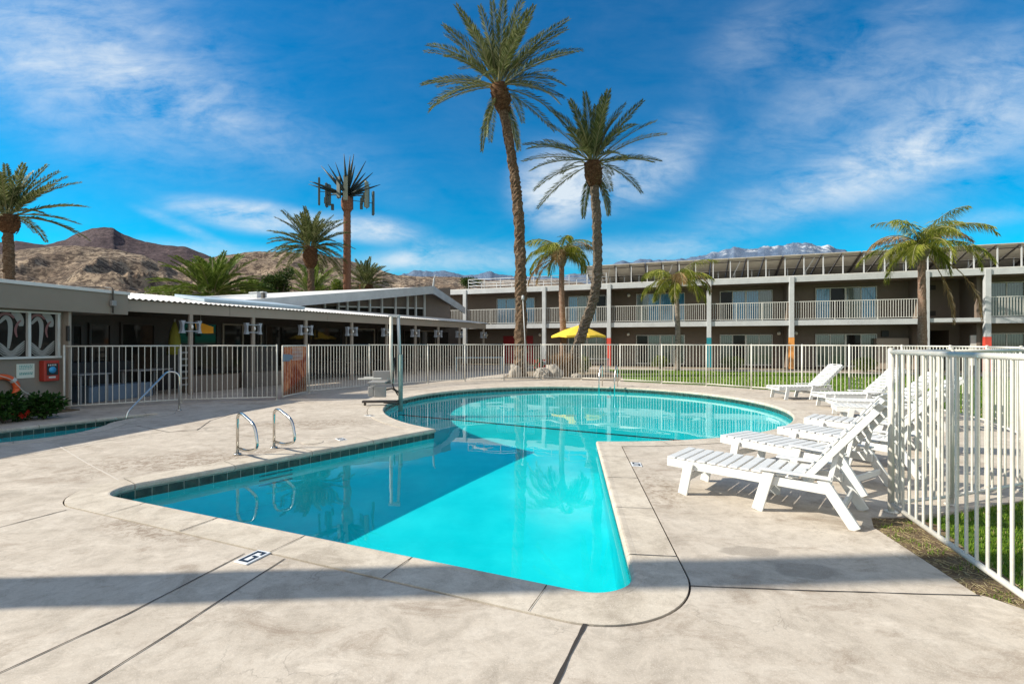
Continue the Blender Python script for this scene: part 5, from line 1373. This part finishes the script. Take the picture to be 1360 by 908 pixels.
# queen palms
def queen_palm(path, r0, r1, fl, nf, label, seed, dead=(), stained=False, elev=(1.2, .1)):
    r = random.Random(seed); path = [Vector(p) for p in path]; t_ = thing('queen_palm', path[0], 0, label, 'palm tree')
    rows = int((path[-1] - path[0]).length / .14); pts = trunk_path(path, rows); mb = MB()
    mb.tube(pts, [r0 + (r1 - r0) * (i / rows) for i in range(rows + 1)], 12, rfun=lambda i, k: 1.04 if i % 3 == 0 else .98); mb.build('trunk', M['rusty_trunk' if stained else 'queen_trunk'], t_, world=True)
    top = pts[-1]; mb = MB()
    m_ = 8; mb.tube([top + Vector((0, 0, -.1 + .75 * i / m_)) for i in range(m_ + 1)], [r1 * (1.0 + 1.0 * math.sin(i / m_ * 2.6)) for i in range(m_ + 1)], 12, rfun=lambda i, k: 1 + .1 * ((i + k) % 2))
    mb.build('crownshaft', M['queen_trunk'], t_, world=True)
    c = top + Vector((0, 0, .55)); mb = MB()
    for k in range(nf):
        az = k * 2.39996 + r.uniform(-.35, .35); u = k / max(1, nf - 1)
        e0 = elev[0] + (elev[1] - elev[0]) * u + r.uniform(-.1, .1); dr = r.uniform(1.5, 2.15)
        frond(mb, c, az, e0, max(-1.5, e0 - dr), fl * r.uniform(.85, 1.12), r, 'queen', 80, .55, .034, 0 if r.random() > .14 else 1, start=.14)
    mb.build('crown', [M['queen_leaf'], M['queen_dry'], M['rachis']], t_, world=True)
    for (az, e0, e1, L, off_) in dead:
        mb = MB(); frond(mb, c + Vector(off_), az, e0, e1, L, r, 'queen', 40, .38, .04, 1, start=.3, stalkmat=1); mb.build('dead_frond', [M['queen_leaf'], M['queen_dry'], M['rachis']], t_, world=True)
    return t_
dq = 27.0
queen_palm([Vector((P(748, 480, dq).x, dq, 0)), P(748, 440, dq), P(746, 395, dq), P(746, 352, dq)], .20, .14, 2.4, 20, 'queen palm with a bright green crown between the two tall date palms', 61, dead=((math.pi, .2, -1.45, 2.6, (0, 0, -.3)), (math.pi * .8, .1, -1.4, 2.3, (0, 0, -.2))), stained=True, elev=(1.35, .35))
dq = 27.8
queen_palm([Vector((P(900, 480, dq).x, dq, 0)), P(900, 430, dq), P(898, 386, dq)], .17, .12, 2.5, 16, 'queen palm with a smooth pale trunk before the middle of the motel', 71, dead=((0, .9, -1.5, 2.7, (0, 0, 0)),), elev=(1.2, .1))
dq = 24.2
queen_palm([Vector((P(1226, 480, dq).x, dq, 0)), P(1225, 430, dq), P(1224, 343, dq)], .22, .15, 3.0, 22, 'queen palm with a red stained trunk at the right, before the stair bay', 81, dead=((0, -.9, -1.54, 3.6, (.5, .1, -.5)), (0.1, -.5, -1.5, 3.5, (1.6, .2, -.8))), stained=True, elev=(1.45, .25))

# ---- antenna tower dressed as a palm
Yt = 48.0; top = P(461, 277, Yt)
t_ = thing('antenna_tower', (top.x, Yt, 0), 0, 'mobile phone mast disguised as a palm with dark panel antennas', 'antenna tower')
mb = MB(); n_ = 60; mb.tube([(0, 0, top.z * i / n_) for i in range(n_ + 1)], [.42 - .08 * i / n_ for i in range(n_ + 1)], 14, rfun=lambda i, k: 1.05 if i % 2 else .97); mb.build('trunk', M['fake_trunk'], t_)
mb = MB(); mb.tube([(0, 0, top.z - .3 + 1.5 * i / 8) for i in range(9)], [.36, .48, .53, .55, .56, .56, .55, .50, .34], 14, rfun=lambda i, k: 1 + .05 * ((i + k) % 2)); mb.build('pineapple', M['fake_trunk'], t_)
zc = top.z + 1.5; rr_ = random.Random(9); mb = MB()
for k in range(32):
    az = k * 2.4; e = rr_.uniform(.1, 1.45); L = rr_.uniform(3.0, 4.2); d = Vector((math.cos(az) * math.cos(e), math.sin(az) * math.cos(e), math.sin(e)))
    p = Vector((0, 0, zc - .2)); q = p + d * L; sd = d.orthogonal().normalized()
    mb.tube([p, p.lerp(q, .5), q], [.05, .13, .02], 4)
mb.build('blade', M['fake_leaf'], t_)
for k, az in enumerate([3.14, 2.75, 3.5, 0.1, -.35, .55, 1.57, -1.35, -1.9, 2.2]):
    Rr = 2.4 if k < 6 else 1.2; z = zc + rr_.uniform(-.2, .35) - (.55 if k in (3, 4, 5) else 0); h = rr_.uniform(2.0, 2.6)
    c = Vector((math.cos(az) * Rr * (.85 + .12 * (k % 3)), math.sin(az) * Rr, z)); mt = Matrix.Translation(c) @ Matrix.Rotation(az, 4, 'Z')
    mb = MB(); mb.box(-.1, .1, -.2, .2, -h / 2, h / 2, mt); mb.build('antenna_panel', M['antenna_light'] if k in (1, 7, 4) else M['antenna'], t_, bevel=.02)
    mb = MB(); mb.tube([c + Vector((0, 0, -h * .55)), c + Vector((0, 0, h * .55))], .03, 6); mb.tube([Vector((0, 0, z)), c], .035, 6); mb.build('mounting_arm', M['antenna'], t_)
for k in range(8):
    az = rr_.choice((0.05, .4, 3.0, 3.4)) + rr_.uniform(-.2, .2); c = Vector((math.cos(az) * rr_.uniform(1.2, 2.1), math.sin(az) * 1.5, zc - rr_.uniform(.2, 1.3)))
    mb = MB(); mb.box(c.x - .12, c.x + .12, c.y - .1, c.y + .1, c.z - .3, c.z + .3); mb.build('radio_unit', M['antenna'], t_)

# ================================================================== SHRUBS, ROCKS, UMBRELLA
def leafy(mb, c, rad, n, size, r, droop=.1):
    for _ in range(n):
        while True:
            v = Vector((r.uniform(-1, 1), r.uniform(-1, 1), r.uniform(-1, 1)))
            if .25 < v.length < 1: break
        k = .75 + .35 * noise.noise(v * 2.3 + Vector(c)); v = v * k; p = Vector(c) + Vector((v.x * rad[0], v.y * rad[1], v.z * rad[2]))
        d = Vector((v.x, v.y, v.z * .6 + .3)) + Vector((r.uniform(-.8, .8), r.uniform(-.8, .8), r.uniform(-.6, .6)))
        leaf(mb, p, d, size * r.uniform(.6, 1.3), size * .5, Vector((r.uniform(-1, 1), r.uniform(-1, 1), 1)), droop)
def shrub(loc, rad, n, size, mat, label, seed, name='shrub', flowers=0, stems=True):
    r = random.Random(seed); t_ = thing(name, (loc[0], loc[1], loc[2] if len(loc) > 2 else -.01), 0, label, 'shrub')
    z0 = loc[2] if len(loc) > 2 else 0
    if stems:
        mb = MB()
        for k in range(7):
            a = r.uniform(0, 6.28); mb.tube([(0, 0, -.02), (math.cos(a) * rad[0] * .3, math.sin(a) * rad[1] * .3, rad[2] * .8), (math.cos(a) * rad[0] * .55, math.sin(a) * rad[1] * .55, rad[2] * 1.5)], [.02, .014, .006], 5)
        mb.build('stem', M['dark_trunk'], t_)
    mb = MB(); leafy(mb, (0, 0, rad[2] * 1.02), rad, n, size, r); mb.build('foliage', M[mat], t_)
    if flowers:
        mb = MB()
        for _ in range(flowers):
            a = r.uniform(0, 6.28); p = Vector((math.cos(a) * rad[0] * .8, -abs(math.sin(a)) * rad[1] * .9, rad[2] * r.uniform(.6, 1.7)))
            for q in range(5): leaf(mb, p, Vector((math.cos(q * 1.257), -.4, math.sin(q * 1.257))), .06, .05, Vector((0, 1, 0)))
        mb.build('flower', M['flower_red'], t_)
    return t_
def wl(px, py, z=0): return G(px, py, z)
shrub(wl(58, 556), (.48, .3, .27), 900, .11, 'bush_leaf', 'dark green shrub under the red phone box', 101)
shrub(wl(5, 562), (.42, .3, .33), 800, .11, 'bush_leaf', 'dark green shrub under the life ring', 102)
shrub(wl(27, 559), (.22, .18, .12), 220, .10, 'bush_leaf', 'little red flowered plant between the two wall shrubs', 103, flowers=9)
mb = MB(); mb.prism([AF.w(-7, .3, 0)[:2], AF.w(xe - .05, .3, 0)[:2], AF.w(xe - .1, -.35, 0)[:2], AF.w(-2.8, -.5, 0)[:2], AF.w(-7, -.6, 0)[:2]][::-1], .003, .02); struct(mb.build('planting_bed', M['soil']))
for i, (px, w_, lb) in enumerate(((877, .62, 'low round hedge shrub at the foot of the middle queen palm'), (973, .85, 'low round hedge shrub between the teal and the orange column'), (1149, .75, 'low boxy hedge shrub left of the right queen palm'))):
    s = MF.hit(px, -2.9); p = MF.w(s, -2.9, 0); shrub((p.x, p.y), (w_, w_ * .7, .42), 1500, .10, 'hedge_leaf', lb, 110 + i)
p = G(776, 497); shrub((p.x, p.y), (.42, .4, .5), 900, .11, 'hedge_leaf', 'bright green shrub at the foot of the bent palm trunk', 121)
p = G(720, 497); shrub((p.x - .1, p.y + .9), (.35, .3, .42), 500, .10, 'bush_leaf', 'red flowered shrub behind the pale boulders', 122, flowers=22)
# dry fountain grass
def dry_clump(p, h, n, label, seed, mat='dry_grass'):
    r = random.Random(seed); mb = MB(); mb.cur = 0
    for _ in range(n):
        a = r.uniform(0, 6.28); l = r.uniform(.15, .6); d0 = Vector((math.cos(a) * l, math.sin(a) * l, 1)).normalized(); b = Vector((r.uniform(-.3, .3), r.uniform(-.3, .3), 0))
        L = h * r.uniform(.6, 1.1); m_ = b + d0 * L * .6; e = m_ + Vector((d0.x * 1.6, d0.y * 1.6, .25)).normalized() * L * .45; s = Vector((math.sin(a), -math.cos(a), 0)) * .012
        mb.add([b - s, b + s, m_ + s, e, m_ - s], [(0, 1, 2, 4), (4, 2, 3)])
    o = mb.build('ornamental_grass', M[mat]); o.location = (p[0], p[1], -.01); return tag(o, label, 'ornamental grass')
p = G(746, 499.5); dry_clump((p.x, p.y), 1.35, 900, 'clump of dry brown fountain grass between the rocks and the bent palm', 131)
p = G(735, 500); dry_clump((p.x + .9, p.y + .8), 1.2, 500, 'second dry grass clump just behind the first', 132)
def boulder(px, py, rx, ry, rz, label, seed):
    p = G(px, py); bm = bmesh.new(); bmesh.ops.create_icosphere(bm, subdivisions=4, radius=1)
    for v in bm.verts:
        n_ = v.co.normalized(); k = 1 + .30 * noise.noise(n_ * 1.7 + Vector((seed, 0, 0))) + .16 * noise.noise(n_ * 4.5 + Vector((seed, 3, 0))) + .07 * noise.noise(n_ * 11); v.co = Vector((n_.x * rx * k, n_.y * ry * k, n_.z * rz * k + rz * .55))
    me = bpy.data.meshes.new('boulder'); bm.to_mesh(me); bm.free(); me.materials.append(M['rock'])
    for f in me.polygons: f.use_smooth = seed % 2 == 0
    o = bpy.data.objects.new('boulder', me); col.objects.link(o); o.location = (p.x, p.y, -.03); return tag(o, label, 'boulder')
boulder(684, 502, .26, .25, .42, 'pale upright boulder left of the tallest palm trunk', 2)
boulder(720, 502, .33, .3, .32, 'pale pitted boulder right of the tallest palm trunk', 5)
boulder(734, 501.5, .42, .32, .40, 'largest pale boulder beside the dry grass', 8)
boulder(765, 501.5, .25, .2, .14, 'small low boulder at the foot of the bent palm', 4)

# yellow umbrella
p = P(768, 432, 26.2); t_ = thing('patio_umbrella', (p.x, p.y, 0), .25, 'open yellow patio umbrella behind the bent palm trunk', 'umbrella')
zt = p.z; mb = MB(); n_ = 8; Rr = 1.55
apex = Vector((0, 0, zt)); ring = [Vector((Rr * math.cos(k * math.pi / 4), Rr * math.sin(k * math.pi / 4), zt - .58)) for k in range(8)]
for k in range(8):
    a, b = ring[k], ring[(k + 1) % 8]; c = (a + b) / 2; c = Vector((c.x * .97, c.y * .97, c.z + .05))
    m1, m2 = apex.lerp(a, .5) + Vector((0, 0, .05)), apex.lerp(b, .5) + Vector((0, 0, .05))
    o_ = len(mb.v); mb.add([apex, m1, a, c, b, m2], [(0, 1, 5), (1, 2, 3), (1, 3, 5), (5, 3, 4)])
    mb.add([a, a - Vector((0, 0, .10)), c - Vector((0, 0, .10)), c, b, b - Vector((0, 0, .10))], [(0, 1, 2, 3), (3, 2, 5, 4)])
mb.build('canopy', M['yellow'], t_)
mb = MB(); mb.tube([(0, 0, 0), (0, 0, zt + .08)], .024, 8); mb.build('pole', M['trim_white'], t_)
mb = MB(); mb.tube([(0, 0, 0), (0, 0, .09)], [.28, .24], 18); mb.build('base', M['dark_metal'], t_)
for k in range(8):
    mb = MB(); mb.bar(apex - Vector((0, 0, .06)), ring[k] - Vector((0, 0, .02)), .015, .02); mb.build('rib', M['dark_metal'], t_)
table((p.x + .9, p.y - .4, 0), 1.3, .8, .74, M['galv'], 'pale table under the yellow umbrella')

# dark bushes and trees behind the clubhouse roof
def bush_far(px, py, Y, rx, rz, n, size, mat, label, seed):
    c = P(px, py, Y); r = random.Random(seed); t_ = thing('tree', (c.x, Y, 0), 0, label, 'tree')
    mb = MB(); mb.tube([(0, 0, 0), (.1, 0, c.z * .5), (0, 0, c.z)], [.22, .17, .08], 8)
    for k in range(6): a = k * 1.05; mb.tube([(0, 0, c.z * .55), (math.cos(a) * rx * .5, math.sin(a) * rx * .5, c.z + rz * .2)], [.09, .03], 6)
    mb.build('trunk', M['dark_trunk'], t_)
    mb = MB()
    for k in range(9):
        a = k * 2.4; q = (math.cos(a) * rx * .55 * (k / 9) ** .5, math.sin(a) * rx * .5, c.z + r.uniform(-.5, .55) * rz); leafy(mb, q, (rx * .5, rx * .5, rz * .5), n // 9, size, r)
    mb.build('crown', M[mat], t_)
bush_far(368, 374, 50, 1.9, 1.7, 3600, .26, 'dark_bush', 'dark green tree behind the clubhouse roof left of the antenna tower', 141)
bush_far(335, 384, 52, 1.6, 1.2, 2000, .28, 'hedge_leaf', 'low yellow green tree right of the bushy palm', 142)
bush_far(447, 384, 52, 1.1, 1.3, 1200, .28, 'hedge_leaf', 'small light green tree directly left of the antenna tower trunk', 143)
bush_far(353, 387, 46, 1.2, .8, 1200, .24, 'dark_bush', 'low dark bush showing just above the roof', 144)
bush_far(624, 377, 75, 2.2, 1.2, 1500, .35, 'dark_bush', 'far dark tree at the left end of the rooftop railing', 145)
bush_far(228, 392, 48, 2.6, .9, 1500, .26, 'hedge_leaf', 'low green tree at the left of the bushy palm', 146)

# ================================================================== HILLS
def ridge(name, prof, d0, d1, mat, amp, nu=300, nv=46, seed=0.0, fr=1.0, depth_pow=1.25, fine=.07, jag=0.0):
    import bisect
    pxs = [p[0] for p in prof]
    def crest(px):
        i = max(1, min(len(prof) - 1, bisect.bisect(pxs, px))); (a, ya), (b, yb) = prof[i - 1], prof[i]; u = max(0, min(1, (px - a) / (b - a))); u = u * u * (3 - 2 * u) * .3 + u * .7
        return ya + (yb - ya) * u + jag * (noise.fractal(Vector((px * .07, seed, 0)), .8, 2.1, 6))
    mb = MB(); rows = nv + 7; vs = []
    for j in range(rows):
        v = min(1.0, j / (nv - 1)); back = max(0, j - nv + 1) / 6
        Y = d0 + (d1 - d0) * v + (d1 - d0) * .7 * back
        for i in range(nu):
            px = pxs[0] + (pxs[-1] - pxs[0]) * i / (nu - 1); X = (px - CX) / F * Y
            hc = H + (CY - crest(px)) / F * d1
            q = Vector((X, Y, 0)) * fr / (d1 * .22) + Vector((seed, 0, 0))
            rid = 1 - abs(noise.fractal(q, 1.1, 2.1, 3)) * 2.0
            f2 = noise.fractal(q * 4.0, .9, 2.2, 5)
            edge = min(1, (1 - v) * 4 + .10) if back == 0 else 1
            h = hc * (v ** depth_pow) * (1 - back) + amp * hc * (rid - .35) * math.sin(min(1, v) * math.pi * .86) * edge + amp * hc * fine * f2 * (.15 + .85 * edge) * min(1, v * 4) * (1 - back)
            vs.append((X, Y, max(-1, h) if j else -2))
    mb.smooth = True
    mb.add(vs, [(j * nu + i, j * nu + i + 1, (j + 1) * nu + i + 1, (j + 1) * nu + i) for j in range(rows - 1) for i in range(nu - 1)])
    return struct(mb.build(name, mat))
ridge('boulder_hill', [(-260, 372), (-120, 348), (-40, 340), (0, 337), (40, 330), (75, 327), (110, 327), (150, 331), (185, 338), (215, 349), (240, 362), (290, 385), (330, 400)], 90, 210, M['hill_near'], .12, 340, 60, 1.3, 1.6, jag=1.0)
ridge('boulder_hill', [(150, 392), (200, 366), (240, 352), (270, 344), (300, 338), (330, 335), (352, 334), (380, 334.5), (410, 335.5), (440, 340), (470, 348), (500, 358), (530, 366), (570, 368), (620, 372), (700, 378), (820, 392)], 110, 240, M['hill_near'], .12, 380, 60, 7.7, 1.5, jag=1.2)
ridge('boulder_hill', [(420, 392), (500, 372), (540, 367), (600, 368), (650, 372), (740, 371), (800, 380), (900, 395)], 260, 420, M['hill_near'], .18, 200, 40, 17.7, 1.5)
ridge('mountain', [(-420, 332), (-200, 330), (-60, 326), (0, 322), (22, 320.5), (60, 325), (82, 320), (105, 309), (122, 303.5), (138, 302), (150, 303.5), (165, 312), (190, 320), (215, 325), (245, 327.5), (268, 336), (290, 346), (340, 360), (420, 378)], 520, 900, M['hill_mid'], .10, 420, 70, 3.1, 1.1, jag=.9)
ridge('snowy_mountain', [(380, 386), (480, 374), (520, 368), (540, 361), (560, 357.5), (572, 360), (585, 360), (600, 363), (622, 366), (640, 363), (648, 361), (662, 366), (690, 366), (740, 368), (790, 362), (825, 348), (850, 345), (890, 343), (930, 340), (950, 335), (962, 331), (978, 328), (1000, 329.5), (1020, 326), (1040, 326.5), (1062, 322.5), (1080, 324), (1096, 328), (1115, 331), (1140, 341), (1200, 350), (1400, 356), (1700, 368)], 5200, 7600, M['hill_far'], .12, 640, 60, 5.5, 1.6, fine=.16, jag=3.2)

# ================================================================== GRASS
r = random.Random(77)
from mathutils.geometry import intersect_point_tri_2d
def inside(p, poly):
    c = False; n = len(poly)
    for i in range(n):
        a, b = poly[i], poly[(i + 1) % n]
        if (a[1] > p[1]) != (b[1] > p[1]) and p[0] < (b[0] - a[0]) * (p[1] - a[1]) / (b[1] - a[1]) + a[0]: c = not c
    return c
lawn_vis = [tuple(p) for p in lawn_poly]
mb = MB(); mb.cur = 0
def blade_at(mb, x, y, h, w_, z=-.018):
    a = r.uniform(0, 6.28); l = r.uniform(.1, .7); s = Vector((math.sin(a), -math.cos(a), 0)) * w_ / 2; b = Vector((x, y, z)); e = b + Vector((math.cos(a) * l, math.sin(a) * l, 1)).normalized() * h
    o = len(mb.v); mb.v.extend([b - s, b + s, e]); mb.f.append([o, o + 1, o + 2]); mb.mi.append(mb.cur); mb.sm.append(False)
cnt = 0
for (xa, xb, ya, yb, n_, h, w_) in ((2.9, 7.0, 2.2, 6.6, 62000, .035, .007), (5, 11, 5.5, 10.5, 16000, .05, .014), (6, 22, 9, 28, 42000, .06, .03)):
    for _ in range(n_):
        x, y = r.uniform(xa, xb), r.uniform(ya, yb)
        if x / y > 1.12 or not inside((x, y), lawn_vis): continue
        if inside((x, y), deck_outer): continue
        if inside((x, y), soil_poly):
            k = noise.noise(Vector((x * 4.5, y * 4.5, 2))) + .5 * noise.noise(Vector((x * 14, y * 14, 2)))
            if k < .18: continue
        mb.cur = 1 if r.random() < .05 else 0
        blade_at(mb, x, y, h * r.uniform(.5, 1.3), w_)
o = mb.build('grass', [M['blade'], M['straw']]); tag(o, 'short green grass of the motel lawn', 'grass', kind='stuff')
mb = MB()
for _ in range(1500):
    x, y = r.uniform(2.9, 3.6), r.uniform(2.3, 4.35)
    if not inside((x, y), soil_poly): continue
    c = Vector((x, y, -.006)); a = r.uniform(0, 3.14); d = Vector((math.cos(a), math.sin(a), r.uniform(0, .15))) * r.uniform(.008, .03); mb.bar(c - d, c + d, .003, .002)
o = mb.build('grass_clippings', M['straw']); tag(o, 'dry straw scattered on the bare soil by the near fence', 'straw', kind='stuff')
